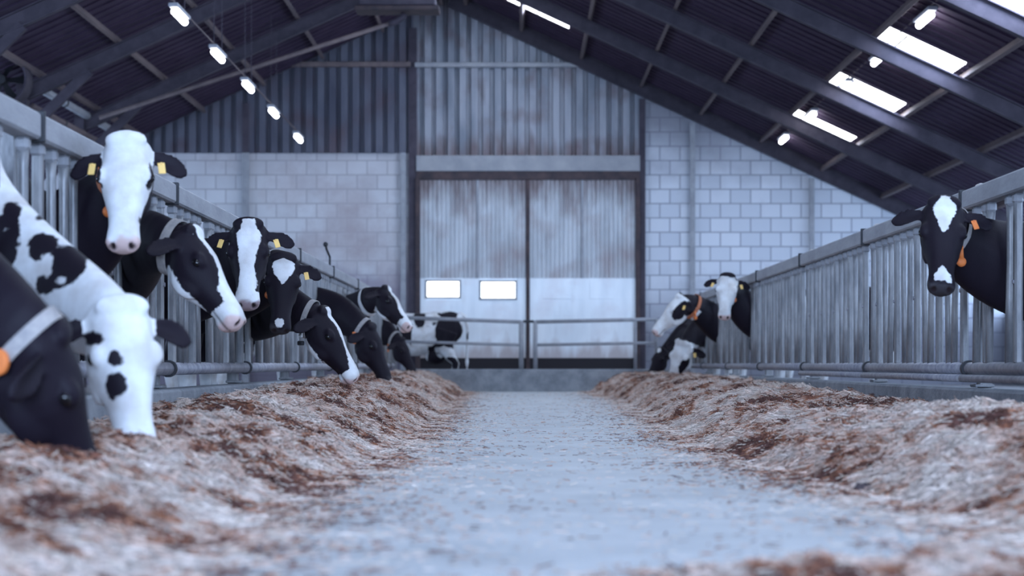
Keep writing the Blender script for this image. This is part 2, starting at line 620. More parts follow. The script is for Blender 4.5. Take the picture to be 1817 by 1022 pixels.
def ribbed(name, x0, x1, zfun0, zfun1, pitch, depth, front, material):
    """ribbed sheet between two heights, each a function of x"""
    b = MB()
    xs, ds = [], []
    x = x0
    while x < x1:
        for u, d in ((0, 0), (.58, 0), (.68, 1), (.9, 1)):
            if x + u * pitch < x1:
                xs.append(x + u * pitch); ds.append(d * depth)
        x += pitch
    xs.append(x1); ds.append(0)
    v, f = [], []
    for x, d in zip(xs, ds):
        y = YW - front + d
        v += [(x, y, zfun0(x)), (x, y, zfun1(x)), (x, YW - front + depth + .02, zfun1(x)), (x, YW - front + depth + .02, zfun0(x))]
    for i in range(len(xs) - 1):
        for q in range(4):
            f.append((i * 4 + q, i * 4 + (q + 1) % 4, (i + 1) * 4 + (q + 1) % 4, (i + 1) * 4 + q))
    f += [(0, 3, 2, 1), tuple(len(v) - 4 + q for q in range(4))]
    b.add(v, f)
    return b


XP = wp(733, 0).x
rf = lambda x: roofz(x) - .01
ZL = wp(0, 277).z
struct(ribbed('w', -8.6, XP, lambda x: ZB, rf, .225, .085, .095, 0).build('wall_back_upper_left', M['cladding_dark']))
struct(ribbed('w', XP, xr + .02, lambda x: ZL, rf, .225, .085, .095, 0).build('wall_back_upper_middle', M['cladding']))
# lintel over the door, then a dark strip for the shaded gap below it
b = MB(); b.box(((DX0 + DX1) / 2, YW - .06, (ZL + wp(0, 305).z) / 2), (DX1 - DX0 + .02, .2, ZL - wp(0, 305).z), .01); struct(b.build('trim_1', M['lintel']))
b = MB(); b.box(((DX0 + DX1) / 2, YW - .05, wp(0, 312).z), (DX1 - DX0 + .02, .16, .17), .01); struct(b.build('trim_2', M['rust']))
# girt
b = MB(); b.box((wp(600, 0).x, YW - .13, wp(0, 116).z), (wp(728, 0).x - wp(470, 0).x, .1, .1), .01); struct(b.build('trim_3', M['purlin']))
b = MB(); b.box((wp(890, 0).x, YW - .13, wp(0, 117).z), (wp(1045, 0).x - wp(738, 0).x, .1, .09), .01); struct(b.build('trim_4', M['lintel']))
# posts on the wall
for i, (px, w, z0, z1, mt) in enumerate(((733, .16, 0.3, roofz(XP) - .3, 'steel_dark'), (716, .10, .3, ZB, 'rail'), (437, .14, .1, ZB, 'rail'), (437, .12, ZB + .01, roofz(wp(437, 0).x) - .3, 'steel_dark'),
                                         (1139, .12, .3, roofz(xr) - .35, 'steel_dark'), (1228, .1, .1, roofz(wp(1228, 0).x) - .35, 'rail'), (1439, .1, .1, roofz(wp(1439, 0).x) - .35, 'rail'))):
    b = MB(); x = wp(px, 0).x
    b.box((x, YW - .1, (z0 + z1) / 2), (w, .03, z1 - z0)); b.box((x, YW - .07, (z0 + z1) / 2), (.03, .1, z1 - z0))
    struct(b.build('trim_%d' % (5 + i), M[mt]))
for i, px in enumerate((742, 1131)):
    b = MB(); b.box((wp(px, 0).x, YW - .12, (.3 + ZD) / 2), (.09, .12, ZD - .3), .01); struct(b.build('trim_%d' % (21 + i), M['rust']))

# sliding doors
zdt, zmid, zdb = wp(0, 320).z, wp(0, 494).z, wp(0, 636).z
for di, (p0, p1) in enumerate(((746, 934), (939, 1127))):
    x0, x1 = wp(p0, 0).x, wp(p1, 0).x
    g = struct(empty('door_%d' % (di + 1), ((x0 + x1) / 2, YW - .04, zdb)))
    o = g.location
    w = (x1 - x0)
    lw = w * .54 if di == 0 else w * .5
    ribbed('x', x0, x0 + lw - .02, lambda x: zmid, lambda x: zdt, .085, .022, .10, 0).build('ribbed_panel', M['door_sheet'], g, o)
    ribbed('x', x0 + lw + .02, x1, lambda x: zmid, lambda x: zdt, .085, .022, .10, 0).build('ribbed_panel', M['door_sheet'], g, o)
    b = MB(); b.box((x0 + lw, YW - .09, (zmid + zdt) / 2), (.05, .05, zdt - zmid), .005); b.build('stile', M['rail'], g, o)
    # lower flat sheet, with two openings on the left leaf
    wins = [(755, 818, 497, 530), (851, 917, 498, 532)] if di == 0 else []
    xs = [x0] + [wp(k, 0).x for q in wins for k in q[:2]] + [x1]
    zt, zb = (wp(0, 496).z, wp(0, 532).z)
    b = MB()
    b.box(((x0 + x1) / 2, YW - .08, (zb + zdb) / 2), (w, .04, zb - zdb))
    b.box(((x0 + x1) / 2, YW - .08, (zt + zmid) / 2), (w, .04, zmid - zt + .001))
    for i in range(0, len(xs), 2):
        if wins or i == 0:
            a, c = xs[i], xs[i + 1]
            b.box(((a + c) / 2, YW - .08, (zt + zb) / 2), (c - a, .04, zt - zb + .002))
    b.build('lower_panel', M['door_lower'], g, o)
    for (a, c, t, u) in wins:
        xa, xc, za, zc = wp(a, 0).x, wp(c, 0).x, wp(0, u).z, wp(0, t).z
        b = MB()
        for (cx, cz, sx, sz) in (((xa + xc) / 2, za + .015, xc - xa, .04), ((xa + xc) / 2, zc - .015, xc - xa, .04), (xa + .015, (za + zc) / 2, .04, zc - za), (xc - .015, (za + zc) / 2, .04, zc - za)):
            b.box((cx, YW - .105, cz), (sx, .03, sz), .004)
        fr = b.build('window_frame', M['rail'], g, o)
        b = MB(); b.box(((xa + xc) / 2, YW - .09, (za + zc) / 2), (xc - xa - .04, .01, zc - za - .04)); b.build('window_pane', M['window'], fr, o)
    if di == 1:
        for (a, c) in ((963, 1013), (1046, 1086)):
            xa, xc = wp(a, 0).x, wp(c, 0).x
            b = MB(); b.box(((xa + xc) / 2, YW - .105, (zt + zb) / 2), (xc - xa, .012, zt - zb - .03), .004); b.build('blanking_panel', M['door_lower'], g, o)
    b = MB(); b.box(((x0 + x1) / 2, YW - .09, (zdb + .05) / 2), (w, .03, zdb - .03), .004); b.build('bottom_skirt', M['rubber'], g, o)
b = MB(); b.box((wp(936.5, 0).x, YW - .125, zdt / 2), (.075, .05, zdt), .005); struct(b.build('trim_23', M['rust']))

# kerbs under the fences and the end step
for nm, X in (('left', XL), ('right', XR)):
    sg = 1 if nm == 'left' else -1
    b = MB()
    b.box((X - sg * .01, (YG - 9) / 2, .165), (.24, YG + 9, .35), .015)
    struct(b.build('kerb_' + nm, M['kerb']))
b = MB(); b.box((.385, YG + .15, .2), (XR - XL - .26, .22, .42), .015); struct(b.build('kerb_end', M['kerb']))

# ------------------------------------------------------------------ cows
HL = 0.55
HEAD = [  # s, dorsal n, ventral n, half width
    (-.075, -.070, -.150, .055), (-.06, -.035, -.170, .092), (-.03, -.008, -.19, .116), (0.0, .004, -.205, .122), (.05, .012, -.232, .122), (.10, .018, -.262, .129),
    (.15, .020, -.275, .132), (.20, .012, -.272, .126), (.25, .002, -.252, .110), (.30, -.006, -.222, .094), (.36, -.010, -.190, .081),
    (.42, -.010, -.168, .075), (.46, -.010, -.160, .080), (.50, -.016, -.158, .085), (.525, -.028, -.152, .081), (.545, -.048, -.140, .066), (.556, -.07, -.122, .040)]



def mix(a, b, t):
    return a * (1 - t) + b * t


def cow_material(pink):
    m, nt, n, l, b = nodes_of('cow coat')
    b.inputs['Roughness'].default_value = 0.62
    b.inputs['Specular IOR Level'].default_value = 0.18
    at = n.new('ShaderNodeAttribute'); at.attribute_name = 'coat'
    sk = n.new('ShaderNodeAttribute'); sk.attribute_name = 'skin'
    dk = n.new('ShaderNodeAttribute'); dk.attribute_name = 'dark'
    tc = n.new('ShaderNodeTexCoord')
    ns = n.new('ShaderNodeTexNoise'); ns.inputs['Scale'].default_value = 38; ns.inputs['Detail'].default_value = 4
    l.new(tc.outputs['Object'], ns.inputs[0])
    ma = n.new('ShaderNodeMath'); ma.operation = 'MULTIPLY_ADD'
    l.new(ns.outputs[0], ma.inputs[0]); ma.inputs[1].default_value = 0.03
    l.new(at.outputs['Fac'], ma.inputs[2])
    mr = n.new('ShaderNodeMapRange')
    mr.inputs[1].default_value, mr.inputs[2].default_value = 0.012, 0.019
    l.new(ma.outputs[0], mr.inputs[0])
    n2 = n.new('ShaderNodeTexNoise'); n2.inputs['Scale'].default_value = 7; n2.inputs['Detail'].default_value = 6
    l.new(tc.outputs['Object'], n2.inputs[0])
    wr = n.new('ShaderNodeValToRGB')
    wr.color_ramp.elements[0].position, wr.color_ramp.elements[1].position = .35, .6
    wr.color_ramp.elements[0].color = (.58, .55, .54, 1); wr.color_ramp.elements[1].color = (.75, .75, .76, 1)
    l.new(n2.outputs[0], wr.inputs[0])
    mx = n.new('ShaderNodeMix'); mx.data_type = 'RGBA'
    l.new(mr.outputs[0], mx.inputs[0])
    mx.inputs[6].default_value = (.010, .0065, .012, 1)
    l.new(wr.outputs[0], mx.inputs[7])
    m3 = n.new('ShaderNodeMix'); m3.data_type = 'RGBA'
    l.new(sk.outputs['Fac'], m3.inputs[0]); l.new(mx.outputs[2], m3.inputs[6]); m3.inputs[7].default_value = (*pink, 1)
    m4 = n.new('ShaderNodeMix'); m4.data_type = 'RGBA'
    l.new(dk.outputs['Fac'], m4.inputs[0]); l.new(m3.outputs[2], m4.inputs[6]); m4.inputs[7].default_value = (.02, .012, .014, 1)
    l.new(m4.outputs[2], b.inputs['Base Color'])
    n3 = n.new('ShaderNodeTexNoise'); n3.inputs['Scale'].default_value = 160; n3.inputs['Detail'].default_value = 3
    l.new(tc.outputs['Object'], n3.inputs[0])
    bp = n.new('ShaderNodeBump'); bp.inputs['Strength'].default_value = .25; bp.inputs['Distance'].default_value = .006
    l.new(n3.outputs[0], bp.inputs['Height']); l.new(bp.outputs[0], b.inputs['Normal'])
    return m


PINK = cow_material((.62, .45, .42))
DARKNOSE = cow_material((.035, .03, .035))
GREYNOSE = cow_material((.30, .22, .23))


def bez(p0, p1, p2, p3, t):
    return p0 * (1 - t) ** 3 + p1 * 3 * t * (1 - t) ** 2 + p2 * 3 * t * t * (1 - t) + p3 * t ** 3


def ell(c, r):
    c, r = np.array(c, float), np.array(r, float)
    return lambda H, Wd: (1 - np.linalg.norm((H - c) / r, axis=1)) * r.min()


def wpx(px, py, Y, rx, ry, rY=.5):
    c = P(px, py, Y)
    k = Y / FPX
    r = np.array((rx * k, rY, ry * k))
    c = np.array(c)
    return lambda H, Wd: (1 - np.linalg.norm((Wd - c) / r, axis=1)) * min(rx, ry) * k


NECKS = []      # neck crossings: (side, y)


def build_cow(label, poll, Yp, muz, n_hint, side, yc, hs=1.0, toward=True, z0=ZS, body=1.0, kmix=(.45, .9), yaw=0.0, back=.10,
              prims=(), base='black', matl=None, tags='LR', collar=None, ear_droop=.25, ear_back=.35, group=None, skin=True, voxel=.0115,
              head_abs=None, tagcol='yellow', chest_drop=0.08, seed=0, lift=0.0, hand=.42, h2=.30):
    sg = 1 if side == 'left' else -1
    XF = XL if side == 'left' else XR
    # --- head frame
    if head_abs:
        pw, a = Vector(head_abs[0]), Vector(head_abs[1]).normalized()
    else:
        pw = P(*poll, Yp)
        target = HL * hs
        best = None
        for i in range(200):
            Ym = Yp + (-1 if toward else 1) * i * .004
            q = P(*muz, Ym)
            d = (q - pw).length
            if best is None or abs(d - target) < best[0]:
                best = (abs(d - target), q)
        a = best[1] - pw
        hs = a.length / HL
        a.normalize()
    n = Vector(n_hint)
    n = (n - a * n.dot(a)).normalized()
    w = a.cross(n)
    if not head_abs:
        # the traced poll point is on the dorsal line
        pass
    def H(s, nn, ww):
        return pw + (a * s + n * nn + w * ww) * hs
    # --- body frame
    if head_abs and len(head_abs) > 2:
        root = Vector(head_abs[2]); hd = Vector(head_abs[3]).normalized()
    else:
        root = Vector((XF - sg * back, yc, z0)); hd = Vector((sg * math.cos(yaw), math.sin(yaw), 0))
    lat = Vector((0, 0, 1)).cross(hd)
    def B(x, y, z):
        return root + (hd * x + lat * y + Vector((0, 0, z))) * body
    m = MB()
    SEG = 28
    # barrel
    bar = [(-1.70, 1.26, 1.06, .06), (-1.66, 1.35, .95, .15), (-1.55, 1.40, .84, .23), (-1.40, 1.42, .76, .28), (-1.2, 1.41, .70, .32), (-.9, 1.37, .62, .36), (-.6, 1.38, .62, .345),
           (-.38, 1.42, .66, .28), (-.2, 1.38, .70, .225), (-.06, 1.27, .77, .165), (.02, 1.14, .86, .10)]
    rings = []
    for (x, zt, zb, hw) in bar:
        r = []
        for k in range(SEG):
            th = 2 * math.pi * k / SEG
            c, s_ = math.cos(th), math.sin(th)
            e = 2 / 2.4
            r.append(B(x, hw * math.copysign(abs(c) ** e, c), (zt + zb) / 2 + (zt - zb) / 2 * math.copysign(abs(s_) ** e, s_)))
        rings.append(r)
    m.rings(rings)
    m.ellipsoid(B(-1.22, 0, .64), [hd, lat, AX[2]], [.2 * body, .17 * body, .17 * body])
    for sy in (-1, 1):
        m.tube([B(-.30, sy * .20, 1.05), B(-.28, sy * .19, .72), B(-.27, sy * .17, .45), B(-.29, sy * .17, .38), B(-.28, sy * .165, .13), B(-.26, sy * .165, .05), B(-.24, sy * .165, 0)],
               [.15 * body, .11 * body, .062 * body, .055 * body, .042 * body, .05 * body, .06 * body], 14)
        m.tube([B(-1.42, sy * .2, 1.05), B(-1.36, sy * .22, .8), B(-1.5, sy * .2, .58), B(-1.57, sy * .19, .48), B(-1.52, sy * .19, .14), B(-1.49, sy * .19, .05), B(-1.46, sy * .19, 0)],
               [.2 * body, .16 * body, .085 * body, .062 * body, .043 * body, .05 * body, .062 * body], 14)
    m.tube([B(-1.62, 0, 1.38), B(-1.74, 0, 1.32), B(-1.78, 0, 1.1), B(-1.77, 0, .75), B(-1.77, 0, .5), B(-1.77, 0, .38)], [.045 * body, .03 * body, .024 * body, .02 * body, .035 * body, .01], 10)
    # neck
    p0 = B(-.22, 0, 1.06 - chest_drop)
    C = H(.03, -.115, 0)
    din = (a * kmix[0] + n * kmix[1]).normalized()
    L = (C - p0).length
    p1 = p0 + hd * (hand * L) + Vector((0, 0, lift))
    p2 = C - din * (h2 * L)
    NR = 18
    rings = []
    NS = []
    upE = (-a * .8 + n * .45)
    for i in range(NR + 1):
        t = i / NR
        c = bez(p0, p1, p2, C, t)
        tg = (bez(p0, p1, p2, C, min(1, t + .02)) - bez(p0, p1, p2, C, max(0, t - .02))).normalized()
        u = mix(Vector((0, 0, 1)), upE, t)
        u = (u - tg * u.dot(tg)).normalized()
        v = tg.cross(u)
        hdp = mix(.36 * body, .128 * hs, t ** .8)
        hwd = mix(.20 * body, .092 * hs, t ** .7)
        NS.append((c, tg, u, v, hdp, hwd))
        r = []
        for k in range(SEG):
            th = 2 * math.pi * k / SEG
            cc, ss = math.cos(th), math.sin(th)
            hw2 = hwd * (.82 if ss < 0 else 1) if False else hwd * (1 - .16 * max(0, -ss) - .2 * max(0, ss))
            r.append(c + u * (hdp * math.copysign(abs(ss) ** .9, ss)) + v * (hw2 * math.copysign(abs(cc) ** .85, cc)))
        rings.append(r)
    m.rings(rings)
    # head
    rings = []
    for (s, nt_, nb, hw) in HEAD:
        r = []
        cn, hn = (nt_ + nb) / 2, (nt_ - nb) / 2
        for k in range(SEG):
            th = 2 * math.pi * k / SEG
            cc, ss = math.cos(th), math.sin(th)
            wd = hw * (1 - .42 * max(0, -ss) ** 1.3) * (1 - .10 * max(0, ss))
            e = .72 if ss > 0 else .9
            r.append(H(s, cn + hn * math.copysign(abs(ss) ** .85, ss), wd * math.copysign(abs(cc) ** e, cc)))
        rings.append(r)
    m.rings(rings)
    hax = [a, n, w]
    m.ellipsoid(H(-.025, -.016, 0), hax, [.055 * hs, .045 * hs, .106 * hs])                 # poll tuft
    for sw in (-1, 1):
        m.ellipsoid(H(.155, -.045, sw * .108), hax, [.05 * hs, .036 * hs, .032 * hs])     # brow
        m.ellipsoid(H(.20, -.17, sw * .075), hax, [.11 * hs, .085 * hs, .04 * hs])        # cheek
        m.ellipsoid(H(.515, -.062, sw * .052), hax, [.032 * hs, .035 * hs, .032 * hs])    # nostril wing
    m.ellipsoid(H(.49, -.145, 0), hax, [.05 * hs, .028 * hs, .05 * hs])                   # chin
    # ears
    EL = .22
    tagpos = []
    for sw in (-1, 1):
        d = (w * sw + a * ear_droop - n * ear_back).normalized()
        f = (n - d * n.dot(d)).normalized()      # opening faces the front
        up = d.cross(f) * sw
        e0 = H(.015, -.08, sw * .10)
        rings = []
        for i in range(17):
            t = i / 16
            hw = float(np.interp(t, [0, .25, .5, .72, .86, .94, 1], [.022, .041, .053, .053, .044, .031, .010]))
            r = []
            for k in range(16):
                th = 2 * math.pi * k / 16
                q = math.cos(th)
                cup = .038 * (q * q) * math.sin(math.pi * min(1, t + .1))
                r.append(e0 + (d * (t * EL) + up * (hw * q) + f * (cup - .018 + .0145 * math.sin(th))) * hs)
            rings.append(r)
        m.rings(rings)
        tagpos.append((e0, d, f, up, sw))
    # fuse into one skin
    tmp = bpy.data.objects.new('tmp', m.mesh('tmp', None))
    COL.objects.link(tmp)
    mo = tmp.modifiers.new('r', 'REMESH'); mo.mode = 'VOXEL'; mo.voxel_size = voxel
    sm = tmp.modifiers.new('s', 'SMOOTH'); sm.factor = .5; sm.iterations = 4
    dg = bpy.context.evaluated_depsgraph_get()
    me = bpy.data.meshes.new_from_object(tmp.evaluated_get(dg))
    old = tmp.data
    bpy.data.objects.remove(tmp); bpy.data.meshes.remove(old)
    me.name = 'cow'
    nv = len(me.vertices)
    co = np.empty(nv * 3, dtype=np.float32); me.vertices.foreach_get('co', co)
    co = co.reshape(-1, 3).astype(np.float64)
    A = np.array([a, n, w])
    hc = (co - np.array(pw)) @ A.T / hs          # head coordinates s, n, w
    s_, n_, w_ = hc.T
    # nostrils and mouth: dented, dark pigment and recess shade put into the colour
    dark = np.zeros(nv)
    for sw in (-1, 1):
        g = np.sqrt(((s_ - .535) / .024) ** 2 + ((n_ + .062) / .024) ** 2 + ((w_ - sw * .046) / .017) ** 2)
        k_ = np.clip(1.25 - g, 0, 1)
        dark = np.maximum(dark, np.clip(k_ * 2.2, 0, 1))
        co -= (k_ * .018 * hs)[:, None] * np.array(a * .8 + w * (.5 * sw))
    line = np.exp(-((n_ + .128 + .02 * np.clip((.50 - s_) * 6, -1, 1)) / .0065) ** 2) * ((s_ > .40) & (s_ < .57))
    dark = np.maximum(dark, line * .75)
    ismouth = (s_ > .30)
    sknoise = fbm(hc * 14, 3, seed + 3)
    skin_a = np.clip((s_ - .50 + .06 * sknoise + (n_ < -.11) * .0 - .6 * np.clip(n_ + .045, 0, 1)) / .025, 0, 1) * (n_ > -.2) * (s_ < .6)
    # coat
    f = np.full(nv, -1.0 if base == 'black' else 1.0)
    Wd = co
    if base == 'patches':
        f = fbm((co - np.array(root)) * 1.9 + seed * 7.3, 3, seed) * .25 + .015
    bodyx = (co - np.array(root)) @ np.array(hd)
    bodyz = co[:, 2] - root.z
    if base == 'black':      # white legs and belly patches further back
        pat = fbm((co - np.array(root)) * 1.7 + seed * 3.1, 3, seed + 20) * .25 - .045 * (1 + 0)
        fade = np.clip((-.25 - bodyx) / .2, 0, 1)
        f = np.where(fade > 0, pat * fade - (1 - fade), f)
        f = np.where((bodyz < .42 * body) & (bodyx < .1), .3, f)
    isear = (np.abs(w_) > .142) & (s_ < .16) & (s_ > -.2) & (np.abs(w_) < .36) & (n_ > -.30)
    nz = .022 * fbm(hc * 9, 3, seed + 9)
    for kind, g in prims:
        v = g(hc, Wd) + nz
        if kind == 'white':
            f = np.maximum(f, v)
        else:
            f = np.minimum(f, -v)
    f = np.where(isear, -1, f)
    f = np.clip(f, -.1, .1)
    org = root.copy()
    co2 = co - np.array(org)
    me.vertices.foreach_set('co', co2.astype(np.float32).ravel())
    for nm, arr in (('coat', f), ('skin', skin_a if skin else skin_a * 0), ('dark', dark)):
        at = me.attributes.new(nm, 'FLOAT', 'POINT')
        at.data.foreach_set('value', arr.astype(np.float32))
    me.materials.append(matl or PINK)
    me.polygons.foreach_set('use_smooth', [True] * len(me.polygons))
    me.update()
    cow = bpy.data.objects.new('cow', me)
    COL.objects.link(cow)
    cow.location = org
    tag(cow, label, 'cow', group)
    for sw in (-1, 1):
        e = MB(); e.ellipsoid(H(.163, -.062, sw * .127), hax, [.025 * hs, .021 * hs, .017 * hs])
        e.build('eye', M['eye'], cow, org, True)
    # ear tags
    for (e0, d, fr, up, sw) in tagpos:
        if ('L' in tags and sw > 0) or ('R' in tags and sw < 0):
            b = MB()
            low = up if up.dot(a) > 0 else -up
            c = e0 + (d * .085 + low * .030 + fr * .022) * hs
            ld = (low * .8 + d * .5).normalized()
            sd = ld.cross(fr).normalized()
            fr2 = sd.cross(ld)
            R = Matrix((sd, ld, fr2)).transposed()
            b.box(c + ld * .018 * hs, (.036 * hs, .058 * hs, .005), .002, R)
            et = b.build('ear_tag', M[tagcol], cow, org)
            et['label'] = '%s plastic ear tag' % tagcol
            b = MB(); b.ellipsoid(c - ld * .006 * hs + fr2 * .004, [sd, ld, fr2], [.007, .007, .004], 8, 5)
            b.build('stud', M[tagcol], et, org)
    # collar
    if collar:
        t, mk, wd, tagk = collar['t'], collar['mat'], collar.get('w', .045), collar.get('tag')
        i = int(round(t * NR))
        c, tg, u, v, hdp, hwd = NS[i]
        ang = collar.get('tilt', .25)
        R = Matrix.Rotation(ang, 3, v)
        tg2, u2 = R @ tg, R @ u
        rr = []
        nseg = 36
        for q, off in ((-1, 0), (1, 0), (1, 1), (-1, 1)):
            ring = []
            for k in range(nseg):
                th = 2 * math.pi * k / nseg
                cc, ss = math.cos(th), math.sin(th)
                hw2 = hwd * (1 - .16 * max(0, -ss) - .2 * max(0, ss))
                kx = 1.03 + .0 * off
                ring.append(c + u2 * ((hdp * kx + .006 + .006 * off) * math.copysign(abs(ss) ** .9, ss)) + v * ((hw2 * kx + .006 + .006 * off) * math.copysign(abs(cc) ** .85, cc)) + tg2 * (q * wd / 2))
            rr.append(ring)
        b = MB()
        vs = [p for r in rr for p in r]
        fs = []
        for j in range(4):
            for k in range(nseg):
                k2 = (k + 1) % nseg; j2 = (j + 1) % 4
                fs.append((j * nseg + k, j * nseg + k2, j2 * nseg + k2, j2 * nseg + k))
        b.add(vs, fs)
        co_ = b.build('collar', M[mk], cow, org)
        co_['label'] = collar.get('label', 'webbing collar')
        if tagk:
            th = collar.get('tag_at', -1.2)
            cc, ss = math.cos(th), math.sin(th)
            hw2 = hwd * (1 - .16 * max(0, -ss))
            pos = c + u2 * ((hdp * 1.03 + .02) * ss) + v * ((hw2 * 1.03 + .02) * cc)
            out = (u2 * ss * hdp + v * cc * hwd).normalized()
            out = Vector((out.x, out.y, 0)).normalized() if abs(out.z) < .95 else Vector((0, -1, 0))
            sd = Vector((0, 0, 1)).cross(out)
            if tagk == 'round':
                b = MB()
                b.tube([pos, pos + out * .012, pos + out * .016], [.045, .045, .035], 18)
                ct = b.build('collar_tag', M['orange'], co_, org)
                b = MB(); b.tube([pos + out * .015, pos + out * .022], [.02, .016], 12)
                ct['label'] = 'round orange tag'
            elif tagk == 'drop':
                b = MB()
                p_ = pos - Vector((0, 0, .01))
                b.tube([p_ + Vector((0, 0, .03)), p_ - Vector((0, 0, .01)), p_ - Vector((0, 0, .05))], [.012, .013, .016], 10)
                b.ellipsoid(p_ - Vector((0, 0, .068)), [sd, out, AX[2]], [.034, .02, .03])
                ct = b.build('collar_tag', M['orange'], co_, org, True)
                ct['label'] = 'orange drop-shaped tag'
            elif tagk == 'plate':
                R = Matrix((sd, out, Vector((0, 0, 1)))).transposed()
                b = MB(); b.box(pos - Vector((0, 0, .04)) + out * .01, (.045, .014, .13), .005, R)
                ct = b.build('collar_tag', M['orange'], co_, org)
                ct['label'] = 'orange number plate'
            elif tagk == 'number':
                R = Matrix((sd, out, Vector((0, 0, 1)))).transposed()
                for zz, txt in ((.075, '72'), (.01, '24')):
                    b = MB(); b.box(pos + Vector((0, 0, zz + .005)) + out * .012, (.05, .012, .06), .004, R)
                    ct = b.build('collar_tag', M['white_plastic'], co_, org)
                    ct['label'] = 'white plate with black numerals'
                    cu = bpy.data.curves.new('txt', 'FONT'); cu.body = txt; cu.size = .05; cu.extrude = .001; cu.align_x = 'CENTER'; cu.align_y = 'CENTER'
                    to = bpy.data.objects.new('txt', cu); COL.objects.link(to)
                    dgx = bpy.context.evaluated_depsgraph_get()
                    tm = bpy.data.meshes.new_from_object(to.evaluated_get(dgx))
                    bpy.data.objects.remove(to)
                    Rt = Matrix((sd * 1.0, Vector((0, 0, 1)), out)).transposed()
                    for vx in tm.vertices:
                        vx.co = (Rt @ vx.co) + pos + Vector((0, 0, zz + .005)) + out * .0195 - org
                    tm.materials.append(M['ink'])
                    nu = bpy.data.objects.new('numeral', tm); COL.objects.link(nu); nu.parent = ct
                b = MB(); b.box(pos - Vector((0, 0, .06)) + out * .012, (.075, .03, .035), .006, R)
                b.build('transponder', M['clamp'], co_, org)
    NECKS.append((side, yc))
    return cow


white, black = 'white', 'black'
blaze = lambda fn, nmin=-.06: (lambda H, Wd: np.minimum(np.minimum(fn(H[:, 0]) - np.abs(H[:, 2]), (H[:, 1] - nmin) * 1.0), np.minimum(H[:, 0] + .05, .60 - H[:, 0])))
seg = lambda xs, ys: (lambda s: np.interp(s, xs, ys))
muzzle_white = lambda s0: (lambda H, Wd: np.minimum(np.minimum(H[:, 0] - s0, .62 - H[:, 0]), np.minimum(.12 - np.abs(H[:, 2]), H[:, 1] + .24)))
jaw_white = lambda n0, s0=.08: (lambda H, Wd: np.minimum(np.minimum(n0 - H[:, 1] - .12 * (.3 - H[:, 0]), H[:, 0] - s0), np.minimum(.58 - H[:, 0], H[:, 1] + .36)))

COWS = 'cows along the left feed fence'
COWSR = 'cows along the right feed fence'
# left row, nearest first
build_cow('black cow with a round orange collar tag, head down in the feed nearest the camera', (114, 592), 6.9, (196, 862), (.88, .25, .3), 'left', 7.6,
          hs=1.08, toward=False, kmix=(.95, .25), hand=.25, lift=-.25, h2=.18, prims=[], matl=DARKNOSE, tags='', ear_back=.8, group=COWS,
          collar=dict(t=.93, mat='strap', w=.05, tag='round', tag_at=-.35, tilt=.1, label='grey webbing collar'), chest_drop=.08, seed=1)
build_cow('white-faced cow with black-spotted white neck, head down beside the nearest black cow', (220, 552), 7.9, (254, 800), (.42, -.85, .25), 'left', 9.0,
          hs=1.05, toward=True, kmix=(.55, .65), h2=.14, base='white', matl=PINK, tags='', ear_droop=.25, group=COWS, chest_drop=-.10, seed=2, hand=.18, lift=-.34, back=.10,
          prims=[(black, wpx(32, 440, 8.8, 42, 62)), (black, wpx(40, 385, 8.8, 20, 22)), (black, wpx(70, 388, 8.6, 8, 9)), (black, wpx(92, 440, 8.6, 32, 26)), (black, wpx(128, 478, 8.4, 44, 42)), (black, wpx(90, 505, 8.4, 22, 18)),
                 (white, wpx(60, 462, 8.6, 9, 22)), (white, wpx(100, 476, 8.5, 12, 20)), (white, wpx(36, 412, 8.8, 14, 6)), (white, wpx(130, 503, 8.4, 11, 7)),
                 (black, wpx(212, 640, 7.9, 14, 15, .3)), (black, wpx(210, 683, 7.9, 22, 27, .3)), (black, wpx(165, 602, 7.9, 20, 9, .3)), (black, wpx(-20, 520, 9.2, 60, 150))])
build_cow('white-faced cow with black ears, head raised highest over the left fence', (222, 254), 10.0, (214, 430), (.05, -1, .3), 'left', 10.55,
          hs=1.0, kmix=(.25, 1), group=COWS, matl=PINK, tags='LR', ear_droop=.42, seed=3,
          prims=[(white, lambda H, Wd: np.minimum(np.minimum(.128 - np.abs(H[:, 2]) - .25 * np.clip(H[:, 0] - .2, 0, .2), H[:, 1] + .10), np.minimum(H[:, 0] + .12, .62 - H[:, 0]))),
                 (white, muzzle_white(.40)), (white, lambda H, Wd: np.minimum(np.minimum(H[:, 2] - .02, H[:, 0] - .22), np.minimum(H[:, 1] + .23, .6 - H[:, 0]))),
                 (black, ell((.15, -.06, .122), (.06, .035, .03))), (black, ell((.15, -.06, -.122), (.06, .035, .03)))],
          collar=dict(t=.70, mat='strap_orange', w=.05, tag='drop', tag_at=-.5, label='orange webbing collar'))
build_cow('black cow in profile with white brow and jaw and a tan-grey collar, head level', (352, 416), 10.9, (444, 566), (.87, -.12, .5), 'left', 11.95,
          hs=1.0, kmix=(.75, .55), group=COWS, matl=PINK, tags='R', ear_droop=-.1, ear_back=.9, seed=4,
          prims=[(white, blaze(seg([-.1, 0, .1, .25, .40, .5], [.05, .07, .045, .04, .08, .1]), -.045)), (white, muzzle_white(.415)), (white, jaw_white(-.19)), (white, ell((0, -.01, 0), (.06, .05, .07))),
                 (white, wpx(247, 422, 11.4, 16, 22))],
          collar=dict(t=.92, mat='strap', w=.055, tilt=.05, label='tan-grey webbing collar'))
